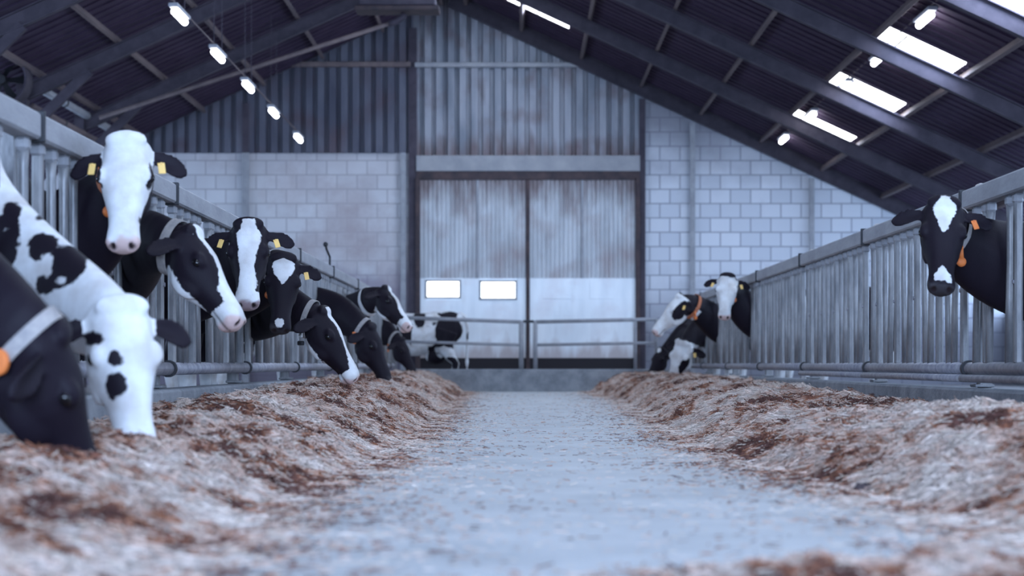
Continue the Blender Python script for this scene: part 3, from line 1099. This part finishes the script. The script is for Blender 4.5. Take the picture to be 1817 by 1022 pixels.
build_cow('black cow with a full white blaze and two yellow tags, facing the camera', (440, 402), 13.3, (437, 538), (.06, -1, .28), 'left', 14.5,
          hs=1.0, kmix=(.3, 1), group=COWS, matl=GREYNOSE, tags='LR', ear_droop=.22, seed=5,
          prims=[(white, blaze(seg([-.02, .05, .12, .2, .3, .42, .52], [.05, .085, .075, .055, .05, .062, .07]), -.07)), (white, muzzle_white(.445))],
          collar=dict(t=.72, mat='strap', w=.04, label='grey webbing collar'))
build_cow('black cow with a small white heart on its forehead, facing the camera', (503, 462), 15.4, (497, 585), (.12, -1, .25), 'left', 16.2,
          hs=1.0, kmix=(.35, 1), group=COWS, matl=DARKNOSE, tags='R', ear_droop=.3, seed=6,
          prims=[(white, blaze(seg([-.01, .015, .05, .1, .19, .22], [-.01, .085, .09, .06, .006, -.04]), -.05)), (white, ell((.485, -.02, .005), (.03, .04, .032)))],
          collar=dict(t=.8, mat='strap', w=.04, tag='drop', tag_at=-.6, label='grey webbing collar'))
build_cow('black cow in profile with wavy white blaze and number plates, nose at the feed', (582, 556), 16.2, (645, 668), (.86, -.15, .5), 'left', 17.3,
          hs=1.0, kmix=(.85, .4), group=COWS, matl=PINK, tags='R', ear_droop=-.1, ear_back=.9, seed=7, chest_drop=.12, lift=-.15,
          prims=[(white, blaze(seg([-.1, 0, .08, .2, .3, .42, .5], [.05, .065, .04, .045, .035, .06, .09]), -.04)), (white, muzzle_white(.45)), (white, jaw_white(-.205)), (white, ell((0, -.01, 0), (.05, .05, .06)))],
          collar=dict(t=.94, mat='strap', w=.045, tag='number', tag_at=-.9, label='grey webbing collar'))
build_cow('all-black cow with an orange plate at its throat, head down behind the wavy-blazed cow', (664, 583), 22.0, (699, 673), (.85, -.2, .4), 'left', 22.8,
          hs=1.05, kmix=(.9, .3), group=COWS, matl=DARKNOSE, tags='R', ear_droop=.1, ear_back=.8, seed=8,
          collar=dict(t=.97, mat='strap', w=.045, tag='plate', tag_at=-.2, label='grey webbing collar'))
build_cow('black cow with a white collar and white nose in profile, head held level', (690, 514), 25.6, (735, 577), (.8, -.2, .55), 'left', 26.6,
          hs=1.1, kmix=(.6, .75), group=COWS, matl=PINK, tags='', ear_droop=-.1, ear_back=.9, seed=9,
          prims=[(white, blaze(seg([-.1, .0, .1, .2, .40, .5], [.0, .05, .05, .05, .06, .1]), -.03)), (white, muzzle_white(.42)), (white, jaw_white(-.20))],
          collar=dict(t=.8, mat='strap_white', w=.06, label='white webbing collar'))
build_cow('farthest black cow eating at the left fence, orange plate at its throat', (716, 604), 33.0, (740, 658), (.8, -.3, .4), 'left', 33.8,
          hs=1.0, kmix=(.9, .3), group=COWS, matl=DARKNOSE, tags='', ear_droop=.2, ear_back=.6, seed=10, voxel=.014,
          collar=dict(t=.9, mat='strap', w=.05, tag='plate', tag_at=-.5, label='grey webbing collar'))
# right row, nearest first
build_cow('black cow with white forehead triangle and white nose spot at the right fence', (1676, 364), 12.1, (1672, 508), (-.12, -1, .22), 'right', 12.75,
          hs=1.0, kmix=(.3, 1), group=COWSR, matl=DARKNOSE, tags='R', ear_droop=.12, seed=11, tagcol='orange',
          prims=[(white, blaze(seg([-.03, .02, .06, .12, .18, .22], [.03, .07, .066, .035, .01, -.03]), -.06)), (white, lambda H, Wd: np.minimum(.05 - np.abs(H[:, 2]) - np.clip((.46 - H[:, 0]) * .8, 0, 1), np.minimum(H[:, 0] - .37, np.minimum(.505 - H[:, 0], H[:, 1] + .05))))],
          collar=dict(t=.74, mat='strap', w=.04, tag='drop', tag_at=3.7, label='dark webbing collar'))
build_cow('white-faced cow with black ears facing the camera at the right fence', (1291, 492), 25.8, (1285, 561), (-.1, -1, .25), 'right', 26.5,
          hs=1.0, kmix=(.3, 1), group=COWSR, matl=PINK, tags='LR', ear_droop=.2, seed=12,
          prims=[(white, lambda H, Wd: np.minimum(np.minimum(.14 - np.abs(H[:, 2]), H[:, 1] + .17), np.minimum(H[:, 0] - .0, .62 - H[:, 0]))), (white, muzzle_white(.3))],
          collar=dict(t=.85, mat='strap', w=.04, tag='drop', tag_at=3.7, label='dark webbing collar'))
build_cow('white-faced cow in profile with a black cheek patch, head level and pointing left', (1201, 527), 30.2, (1152, 586), (-.78, -.15, .6), 'right', 31.0,
          hs=1.12, kmix=(.6, .75), group=COWSR, matl=PINK, tags='R', ear_droop=.0, ear_back=.8, seed=13,
          prims=[(white, lambda H, Wd: np.minimum(np.minimum(H[:, 0] + .06, .62 - H[:, 0]), .25 - np.abs(H[:, 1] + .12))), (black, ell((.12, -.13, -.12), (.14, .085, .1))), (black, ell((.02, -.22, -.1), (.1, .1, .1)))],
          collar=dict(t=.86, mat='strap_orange', w=.06, tag='drop', tag_at=3.6, label='orange webbing collar'))
build_cow('white cow face with a black eye patch, head down in feed at the far right', (1208, 611), 32.2, (1184, 686), (-.55, -.8, .2), 'right', 33.0,
          hs=1.15, kmix=(.9, .35), group=COWSR, matl=PINK, tags='R', ear_droop=.2, seed=14, voxel=.014,
          prims=[(white, lambda H, Wd: np.minimum(np.minimum(H[:, 0] + .06, .62 - H[:, 0]), .27 - np.abs(H[:, 1] + .12))), (black, ell((.25, -.06, -.10), (.12, .06, .06)))])
build_cow('black cow with head down at the far right, farthest of its row', (1170, 622), 34.2, (1147, 667), (-.7, -.6, .3), 'right', 35.0,
          hs=.95, kmix=(.9, .35), group=COWSR, matl=DARKNOSE, tags='', ear_droop=.2, seed=15, voxel=.014, prims=[(white, ell((0, 0, 0), (.05, .05, .05)))])
# the cow standing across the passage behind the gate
xr0 = (825 - VX) * 37.75 / FPX
build_cow('black and white patched cow standing broadside in the passage behind the gate', None, None, None, (-.8, 0, .6), 'left', 99, hs=1.05, z0=.0, body=1.05, base='patches', tags='', seed=17, voxel=.014,
          head_abs=((xr0 - 2.35, 37.75, 1.42), (-.7, 0, -.75), (xr0 - 1.82, 37.75, 0), (-1, 0, 0)), matl=PINK,
          prims=[(white, wpx(745, 600, 37.7, 18, 60)), (white, wpx(765, 595, 37.7, 14, 22)), (black, wpx(795, 590, 37.7, 26, 34)), (black, wpx(745, 568, 37.7, 12, 18)), (white, wpx(765, 552, 37.7, 30, 5))])

# ------------------------------------------------------------------ feed fences
def fence(side, X, posts, sg, y_first, second_pipe):
    necks = [y for s, y in NECKS if s == side]
    ordn = ['nearest', 'second', 'third', 'fourth', 'fifth', 'sixth', 'seventh', 'eighth', 'ninth', 'tenth', 'eleventh']
    grp = 'feed fence panels on the %s' % side
    for i, y in enumerate(posts):
        if y > YG - .2:
            continue
        g = empty('fence_post', (X - sg * .06, y, .34), '%s post of the %s feed fence, counted from the camera' % (ordn[i], side), 'post', 'fence posts on the %s' % side)
        b = MB(); b.box((X - sg * .105, y, .34 + .67), (.09, .09, 1.34), .008); b.build('shaft', M['galv'], g, g.location)
        b = MB(); b.box((X - sg * .105, y, 1.695), (.10, .13, .035), .008); b.build('cap', M['cap'], g, g.location)
        b = MB()
        b.box((X + sg * .004, y, 1.60), (.128, .03, .145), .004)
        b.build('rail_clamp', M['clamp'], g, g.location)
        b = MB(); b.tube([(X, y - .025, .47), (X, y + .025, .47)], .056, 14); b.build('pipe_coupling', M['clamp'], g, g.location)
        b = MB(); b.box((X - sg * .09, y, .355), (.13, .16, .02), .004); b.build('foot_plate', M['galv'], g, g.location)
    for i in range(len(posts) - 1):
        ya, yb = posts[i] + .02, min(posts[i + 1] - .02, YG - .1)
        if ya > YG - .5:
            continue
        g = empty('feed_fence', (X, (ya + yb) / 2, .34), '%s headlock panel of the %s feed fence, counted from the camera' % (ordn[i], side), 'fence', grp)
        o = g.location
        b = MB(); b.box((X, (ya + yb) / 2, 1.60), (.11, yb - ya, .125), .012); b.build('top_rail', M['rail'], g, o)
        b = MB(); b.tube([(X, ya, .47), (X, yb, .47)], .042, 16); b.build('bottom_pipe', M['pipe'], g, o, True)
        if second_pipe and yb < 22:
            b = MB(); b.tube([(X + sg * .05, ya, .405), (X + sg * .05, yb, .405)], .026, 12); b.build('lower_pipe', M['pipe'], g, o, True)
        ys = []
        y = ya + .12
        k = 0
        while y < yb - .06:
            d = min([abs(y - q) for q in necks] + [9])
            if d > .235:
                ys.append((y, k))
            y += .27
            k += 1
        for q in necks:
            for dd in (-.255, .255):
                yy = q + dd
                if ya + .05 < yy < yb - .05 and all(abs(yy - t) > .08 for t, _ in ys):
                    ys.append((yy, 1))
        for y, k in sorted(ys):
            b = MB()
            r = .024
            if k % 3 == 0:
                pts = [(X, y, .50), (X, y, 1.54)]
                b.box((X, y, 1.02), (.05, .062, 1.04), .012)
                ob = b.build('bar', M['galv'], g, o)
                c = MB(); c.tube([(X + sg * .024, y, 1.0), (X + sg * .034, y, 1.0)], .014, 8); c.build('bolt', M['pipe'], ob, o)
            else:
                tilt = .05 if k % 3 == 1 else -.05
                b.tube([(X, y + tilt, .50), (X, y + tilt * .6, .85), (X, y, 1.12), (X, y, 1.40), (X, y, 1.54)], [r, r, r, r, r * 1.35], 12)
                ob = b.build('bar', M['galv'], g, o, True)
            c = MB(); c.box((X + sg * .0, y, 1.505), (.06, .085, .065), .015); c.build('bracket', M['rail'], ob, o)


fence('left', XL, [5.7, 9.4, 13.1, 16.8, 20.5, 24.2, 27.9, 31.6, 35.3, 36.65], 1, 5.7, False)
fence('right', XR, [9.74, 13.65, 17.56, 21.47, 25.38, 29.29, 33.2, 36.65], -1, 9.74, True)
# small latch lever standing on the left rail
lv = P(583, 462, 3600 * 2.26 / 330)
b = MB(); q = Vector((XL, 24.3, 1.665))
b.tube([q, q + Vector((0, 0, .12)), q + Vector((-.02, -.2, .2)), q + Vector((-.02, -.3, .24))], .014, 8)
b.ellipsoid(q + Vector((-.02, -.32, .25)), AX, [.03, .04, .03])
tag(b.build('latch_lever', M['clamp'], None, q), 'small dark latch lever standing on the left fence rail', 'lever')

# ------------------------------------------------------------------ end gates
for nm, px0, px1, xo, dz in (('left', 925, 700, 1, .085), ('right', 950, 1166, -1, .05)):
    x0, x1 = (px0 - VX) * .0102, (px1 - VX) * .0102
    yg = YG + .15
    g = empty('gate', (x0, yg, .41), 'tubular grey gate leaf closing the %s half of the alley end' % nm, 'gate', 'end gates')
    o = g.location
    zt, zm = CAMZ + .0102 * (VY - 571), CAMZ + .0102 * (VY - 612)
    b = MB(); b.tube([(x0, yg, .415), (x0, yg, zt + .02)], .045 if nm == 'left' else .04, 14); b.build('meeting_post', M['rail'], g, o, True)
    b = MB(); b.tube([(x1, yg, .415), (x1, yg, zt + dz + .02)], .035, 14); b.build('hinge_post', M['rail'], g, o, True)
    b = MB(); b.tube([(x0, yg, zt), (x1, yg, zt + dz)], .035, 14); b.build('top_rail', M['rail'], g, o, True)
    b = MB(); b.tube([(x0, yg, zm), (x1, yg, zm + dz * .8)], .028, 14); b.build('middle_rail', M['rail'], g, o, True)
    if nm == 'right':
        b = MB(); xx = (1128 - VX) * .0102; b.tube([(xx, yg, .415), (xx, yg, zt + .04)], .03, 12); b.build('brace_post', M['rail'], g, o, True)
    else:
        b = MB(); b.box(((x0 + .13), yg - .0, zt + .01), (.2, .05, .05), .01); b.build('latch', M['clamp'], g, o)

# ------------------------------------------------------------------ lamps
for nm, X, Z, ts in (('left', -4.1, 4.7, (.00682, .00769, .00855, .00944, .0105)), ('right', 4.92, 4.66, (.00682, .0077, .0085, .00948, .01045))):
    ordn = ['nearest', 'second', 'third', 'fourth', 'farthest']
    for i, t in enumerate(ts):
        y = t * FPX
        g = empty('tube_lamp', (X, y, Z), '%s of the five glowing tube lamps in the %s row under the roof' % (ordn[i], nm), 'lamp', 'tube lamps, %s row' % nm)
        o = g.location
        L = .42
        b = MB(); b.box((X, y, Z + .07), (.12, 2 * L + .1, .05), .01); b.build('housing', M['lamp_body'], g, o)
        b = MB(); b.tube([(X, y - L, Z), (X, y - L + .04, Z), (X, y + L - .04, Z), (X, y + L, Z)], [.028, .042, .042, .028], 14); b.build('glowing_tube', M['lamp'], g, o, True)
        zr = roofz(X)
        for dy in (-.36, .36):
            b = MB(); b.tube([(X, y + dy, Z + .09), (X, y + dy, zr - .01)], .006, 6); b.build('hanger', M['steel_dark'], g, o)
    b = MB()
    yy = np.linspace(.0060 * FPX, .0106 * FPX, 12)
    b.tube([(X + .0, y, Z + .115) for y in yy], .012, 6)
    tag(b.build('lamp_cable', M['purlin'], None, (X, yy[0], Z + .13)), 'thin straight cable running along the %s row of lamps' % nm, 'cable')

# sloping auger pipe with an elbow, and the box under the ridge
YA = 33.0
pa, pb = P(176, 209, YA), P(690, 42, YA)
b = MB()
b.tube([pa, pb], .036, 12)
g = empty('feed_auger', pa, 'long thin pipe sloping up to the box under the ridge', 'pipe')
b.build('pipe', M['purlin'], g, pa, True)
b = MB(); c = P(714, 30, YA)
b.tube([pb, P(702, 38, YA), c, P(718, 24, YA)], .055, 12)
b.build('elbow', M['steel_dark'], g, pa, True)
bx = P(706, 12, YA)
g = empty('ridge_box', bx, 'dark box under the ridge where the sloping pipe ends', 'box')
b = MB(); b.box(bx + Vector((0, 0, .06)), (1.25, .5, .16), .02); b.build('hopper', M['steel_dark'], g, bx)
b = MB(); b.box(bx + Vector((0, 0, -.06)), (1.36, .56, .07), .01); b.build('rim', M['rust'], g, bx)
for dx in (-.5, .5):
    p = bx + Vector((dx, 0, .14)); b = MB(); b.tube([p, (p.x, p.y, roofz(p.x) - .01)], .015, 8); b.build('hanger', M['steel_dark'], g, bx)

# eave pipes between the last frames and the end wall, and the drum at the left edge
for k, (dz, r, mt, lab) in enumerate(((0, .065, 'rail', 'upper and thicker of two pipes high along the left eave'), (-.33, .045, 'purlin', 'lower and thinner of two pipes high along the left eave'))):
    b = MB()
    p0, p1 = Vector((-7.33, 30.62, 4.72 + dz)), Vector((-7.33, YW - .12, 4.72 + dz))
    g = empty('eave_pipe', p0, lab, 'pipe', 'eave pipes')
    b.tube([p0, p1], r, 14); b.build('tube', M[mt], g, p0, True)
    for t in (.25, .55, .85):
        q = p0.lerp(p1, t)
        c = MB(); c.tube([q - Vector((0, .03, 0)), q + Vector((0, .03, 0))], r + .012, 14); c.build('bracket', M['clamp'], g, p0)
p = P(4, 142, 29.6)
g = empty('drum_fan', p, 'dark round drum fan under the roof at the left edge', 'fan')
b = MB()
ring = []
for yo, r in ((-.2, .40), (.2, .40), (.2, .37), (-.2, .37)):
    ring.append([p + Vector((r * math.cos(2 * math.pi * k / 36), yo, r * math.sin(2 * math.pi * k / 36))) for k in range(36)])
ring.append(ring[0])
b.rings(ring, cap=False)
b.build('housing', M['steel_dark'], g, p, True)
b = MB()
for k in range(6):
    an = k * math.pi / 3
    d = Vector((math.cos(an), 0, math.sin(an))); s_ = Vector((-math.sin(an), 0, math.cos(an)))
    b.add([p + d * .06 - s_ * .03 + Vector((0, -.02, 0)), p + d * .34 - s_ * .07 + Vector((0, -.05, 0)), p + d * .34 + s_ * .07 + Vector((0, .05, 0)), p + d * .06 + s_ * .03 + Vector((0, .02, 0)),
           p + d * .06 - s_ * .03 + Vector((0, -.01, 0)), p + d * .34 - s_ * .07 + Vector((0, -.04, 0)), p + d * .34 + s_ * .07 + Vector((0, .06, 0)), p + d * .06 + s_ * .03 + Vector((0, .03, 0))],
          [(0, 1, 2, 3), (7, 6, 5, 4), (0, 4, 5, 1), (1, 5, 6, 2), (2, 6, 7, 3), (3, 7, 4, 0)])
b.tube([p - Vector((0, .1, 0)), p + Vector((0, .1, 0))], .07, 14)
b.build('rotor', M['clamp'], g, p)
for dx in (-.3, .3):
    b = MB(); b.tube([(p.x + dx, p.y, p.z + .27), (p.x + dx, p.y, roofz(p.x + dx) - .01)], .015, 8); b.build('hanger', M['steel_dark'], g, p)


# ------------------------------------------------------------------ feed
def feed_mat():
    m, nt, n, l, b = nodes_of('chopped feed')
    b.inputs['Roughness'].default_value = 0.9
    b.inputs['Specular IOR Level'].default_value = 0.15
    at = n.new('ShaderNodeAttribute'); at.attribute_name = 'tint'
    l.new(at.outputs['Color'], b.inputs['Base Color'])
    return m


M['feed'] = feed_mat()
PAL = np.array([(.56, .40, .33), (.62, .45, .37), (.46, .31, .25), (.36, .15, .08), (.22, .09, .06), (.64, .52, .46), (.64, .54, .48), (.54, .43, .38), (.12, .055, .045)])


def left_h(X, Y):
    inner = np.interp(Y, [4, 5.1, 7.5, 8.8, 10, 12, 15, 18, 30, 37], [-.90, -.86, -.86, -.82, -.74, -.76, -.74, -.74, -.90, -1.0]) + .06 * fbm(np.stack([Y * .9, Y * 0 + 3], -1), 3, 5)
    outer = XL + .11
    crest = np.interp(Y, [4, 6, 7, 8.5, 10, 12, 14, 20, 28, 36], [.12, .15, .17, .17, .19, .24, .26, .29, .32, .31])
    dipk = np.interp(Y, [8, 9, 12, 15, 18, 20], [.02, .04, .05, .05, .03, .0])   # feed eaten away along the kerb
    d_in = np.clip((inner - X) / .8, 0, 1)
    d_out = np.clip((X - outer) / .45, 0, 1)
    prof = np.sin(d_in * math.pi / 2) ** 1.2
    return crest * prof - dipk * (1 - d_out), d_in, inner


def right_h(X, Y):
    inner = np.interp(Y, [4, 5.8, 6.5, 8, 9.8, 12, 15.5, 28, 33, 37], [1.55, 1.50, 1.46, 1.31, 1.19, 1.14, 1.18, 1.42, 1.28, 1.28]) + .06 * fbm(np.stack([Y * .9, Y * 0 + 8], -1), 3, 15)
    outer = XR - .11
    crest = np.interp(Y, [4, 7, 8.5, 9.5, 11, 13, 16, 20, 28, 36], [.20, .25, .27, .26, .20, .19, .22, .25, .29, .30])
    dipk = np.interp(Y, [9, 11, 13, 18, 22, 26], [.0, .03, .04, .05, .04, .02])
    d_in = np.clip((X - inner) / .8, 0, 1)
    d_out = np.clip((outer - X) / .45, 0, 1)
    prof = np.sin(d_in * math.pi / 2) ** 1.2
    return crest * prof - dipk * (1 - d_out), d_in, inner


def tint(P3, seed):
    c = fbm(P3 * np.array([3.2, 2.2, 3.2]), 3, seed)
    f = fbm(P3 * np.array([16, 12, 16]), 3, seed + 40)
    v = np.clip(.5 + 1.35 * c + 1.0 * f, 0, .999)
    order = np.array([8, 4, 3, 2, 0, 1, 7, 5, 6])
    pal = PAL[order]
    x = v * (len(pal) - 1)
    i = np.floor(x).astype(int)
    fr = (x - i)[:, None]
    return pal[i] * (1 - fr) + pal[np.minimum(i + 1, len(pal) - 1)] * fr


def rough(X, Y, d_in, seed):
    q = np.stack([X, Y], -1)
    lump = np.abs(fbm(q * np.array([3.4, 2.6]), 3, seed)) * .10 + fbm(q * np.array([11, 9]), 4, seed + 7) * .035 + fbm(q * 34, 2, seed + 9) * .014
    return lump * np.clip(d_in * 5, 0, 1)


def finish(name, V, F, C, label):
    me = bpy.data.meshes.new(name)
    nv, nf = len(V), len(F)
    me.vertices.add(nv)
    me.vertices.foreach_set('co', V.astype(np.float32).ravel())
    me.loops.add(nf * 4)
    me.loops.foreach_set('vertex_index', F.astype(np.int32).ravel())
    me.polygons.add(nf)
    me.polygons.foreach_set('loop_start', np.arange(0, nf * 4, 4, dtype=np.int32))
    me.polygons.foreach_set('loop_total', np.full(nf, 4, dtype=np.int32))
    me.update(calc_edges=True)
    at = me.color_attributes.new('tint', 'FLOAT_COLOR', 'POINT')
    at.data.foreach_set('color', np.concatenate([C, np.ones((nv, 1))], 1).astype(np.float32).ravel())
    me.materials.append(M['feed'])
    me.validate()
    o = bpy.data.objects.new(name, me)
    COL.objects.link(o)
    return tag(o, label, 'feed', None, 'stuff')


def strands(pos, nrm, rng, lmin, lmax, wmin, wmax, seed, lift=.004):
    N = len(pos)
    th = rng.uniform(0, 2 * math.pi, N)
    d = np.stack([np.cos(th), np.sin(th), rng.normal(0, .35, N)], 1)
    d -= nrm * (d * nrm).sum(1)[:, None] * .75
    d /= np.linalg.norm(d, axis=1)[:, None]
    s = np.cross(d, nrm); s /= np.linalg.norm(s, axis=1)[:, None]
    L = rng.uniform(lmin, lmax, N)[:, None] * .5
    w = rng.uniform(wmin, wmax, N)[:, None] * .5
    c = pos + nrm * (lift + rng.uniform(0, .012, N))[:, None]
    up = np.cross(s, d)
    # triangular section: 3 long faces -> 6 verts
    ring = [s * w, -s * w, up * w * 1.2]
    V = np.concatenate([np.stack([c - d * L + r for r in ring], 1), np.stack([c + d * L + r for r in ring], 1)], 1)
    base = np.arange(N)[:, None] * 6
    F = np.concatenate([base + np.array([[0, 1, 4, 3]]), base + np.array([[1, 2, 5, 4]]), base + np.array([[2, 0, 3, 5]])], 0)
    C = tint(pos, seed) * rng.uniform(.6, 1.35, N)[:, None]
    C = np.where(rng.uniform(size=N)[:, None] < .12, np.array([.60, .50, .42]), C)
    return V.reshape(-1, 3), F, np.clip(np.repeat(C, 6, 0), 0, .85)


def pile(name, hf, x_out, sgn, seed, label):
    rng = np.random.default_rng(seed)
    # rows get denser near the camera
    Ys = [3.9]
    while Ys[-1] < YG + .02:
        Ys.append(Ys[-1] + max(.016, .0021 * Ys[-1]))
    Ys = np.array(Ys); Ys[-1] = YG + .03
    U = np.linspace(0, 1, 110)
    YY, UU = np.meshgrid(Ys, U, indexing='ij')
    _, _, inn = hf(np.zeros_like(YY), YY)
    XX = x_out + (inn - x_out) * UU + sgn * 0.0
    h, din, _ = hf(XX, YY)
    Z = np.maximum(h + rough(XX, YY, din, seed) * np.clip(h / .08 + .2, .2, 1), 0.0) - (UU > .995) * .01
    Z = np.where(UU > .98, -.004, Z)
    V = np.stack([XX, YY, Z], -1).reshape(-1, 3)
    ny, nu = YY.shape
    idx = np.arange(ny * nu).reshape(ny, nu)
    F = np.stack([idx[:-1, :-1], idx[:-1, 1:], idx[1:, 1:], idx[1:, :-1]], -1).reshape(-1, 4)
    if sgn > 0:
        F = F[:, ::-1]
    C = tint(V, seed) * .9
    # chopped stems over it
    N = 130000
    y = 4.0 * (36.5 / 4.0) ** (rng.uniform(size=N) ** .85)
    u = rng.uniform(0, 1.03, N)
    _, _, inn = hf(np.zeros(N), y)
    x = x_out + (inn - x_out) * u + np.where(u > .97, rng.exponential(.06, N) * (1 if x_out < 0 else -1), 0)
    def zz(x, y):
        h, din, _ = hf(x, y)
        return np.maximum(h + rough(x, y, din, seed) * np.clip(h / .08 + .2, .2, 1), 0)
    z = zz(x, y); e = .02
    nx, nyy = -(zz(x + e, y) - z) / e, -(zz(x, y + e) - z) / e
    nr = np.stack([np.clip(nx, -1.2, 1.2), np.clip(nyy, -1.2, 1.2), np.ones(N)], 1); nr /= np.linalg.norm(nr, axis=1)[:, None]
    k = np.clip(y / 9, .8, 2.2)
    V2, F2, C2 = strands(np.stack([x, y, z], 1), nr, rng, .02, .07, .003, .007, seed)
    V = np.concatenate([V, V2]); F = np.concatenate([F, F2 + ny * nu]); C = np.concatenate([C, C2])
    return finish(name, V, F, C, label)


pile('feed_pile', left_h, XL + .112, -1, 21, 'long brown heap of chopped feed along the left kerb')
pile('feed_pile', right_h, XR - .132, 1, 33, 'long brown heap of chopped feed along the right kerb')


def clump(name, cx, cy, rx, ry, h, seed, label, N=9000, kind='stuff'):
    rng = np.random.default_rng(seed)
    n = 60
    g = np.linspace(-1, 1, n)
    XX, YY = np.meshgrid(g, g, indexing='ij')
    def zz(x, y):
        r = np.sqrt(x * x + y * y)
        hh = h * np.clip(1 - r ** 1.6, 0, 1)
        X, Y = cx + x * rx, cy + y * ry
        return np.maximum(hh * (1 + 1.1 * fbm(np.stack([X * 6, Y * 6], -1), 3, seed)) + .02 * fbm(np.stack([X * 20, Y * 20], -1), 2, seed) * (r < .95), 0)
    Z = zz(XX, YY)
    keep = (XX ** 2 + YY ** 2 < 1.0)
    Z = np.where(keep, Z, 0) - .001
    V = np.stack([cx + XX * rx, cy + YY * ry, Z], -1).reshape(-1, 3)
    idx = np.arange(n * n).reshape(n, n)
    F = np.stack([idx[:-1, :-1], idx[1:, :-1], idx[1:, 1:], idx[:-1, 1:]], -1).reshape(-1, 4)
    kf = keep.reshape(-1)[F].all(1)
    F = F[kf]
    C = tint(V, seed) * .85
    x, y = rng.normal(0, .45, N), rng.normal(0, .45, N)
    z = zz(x, y)
    nr = np.tile(np.array([[0, 0, 1.0]]), (N, 1)) + rng.normal(0, .3, (N, 3)); nr /= np.linalg.norm(nr, axis=1)[:, None]
    V2, F2, C2 = strands(np.stack([cx + x * rx, cy + y * ry, z], 1), nr, rng, .02, .06, .003, .006, seed)
    return finish(name, np.concatenate([V, V2]), np.concatenate([F, F2 + n * n]), np.concatenate([C, C2]), label)


clump('feed_clump', 1.0, 4.72, .62, .24, .05, 51, 'low scatter of feed on the floor nearest the camera')
def loose():
    rng = np.random.default_rng(77)
    N = 26000
    y = 4.6 * (35.5 / 4.6) ** rng.uniform(size=N)
    left = rng.uniform(size=N) < .5
    il, ir = left_h(np.zeros(N), y)[2], right_h(np.zeros(N), y)[2]
    dist = rng.exponential(.16, N) * np.where(rng.uniform(size=N) < .25, 3, 1)
    x = np.where(left, il + dist, ir - dist)
    ok = (x > il - .02) & (x < ir + .02)
    x, y = x[ok], y[ok]
    n = len(x)
    nr = np.tile(np.array([[0, 0, 1.0]]), (n, 1))
    V, F, C = strands(np.stack([x, y, np.zeros(n)], 1), nr, rng, .01, .045, .002, .005, 60, .003)
    V[:, 2] = np.clip(V[:, 2], .0005, .02)
    return finish('loose_straw', V, F, C, 'loose chopped stems scattered over the pale alley floor')


loose()
# one dark lump on the floor beside the right heap
q = P(1531, 878, 7.86); q.z = 0
b = MB(); rng = np.random.default_rng(5)
b.ellipsoid(q + Vector((0, 0, .016)), AX, [.04, .03, .022], 14, 9)
b.v = [tuple(np.array(p) + rng.normal(0, .0035, 3)) for p in b.v]
tag(b.build('dung_lump', M['rust'], None, q, True), 'small dark lump on the floor beside the right feed heap', 'lump')
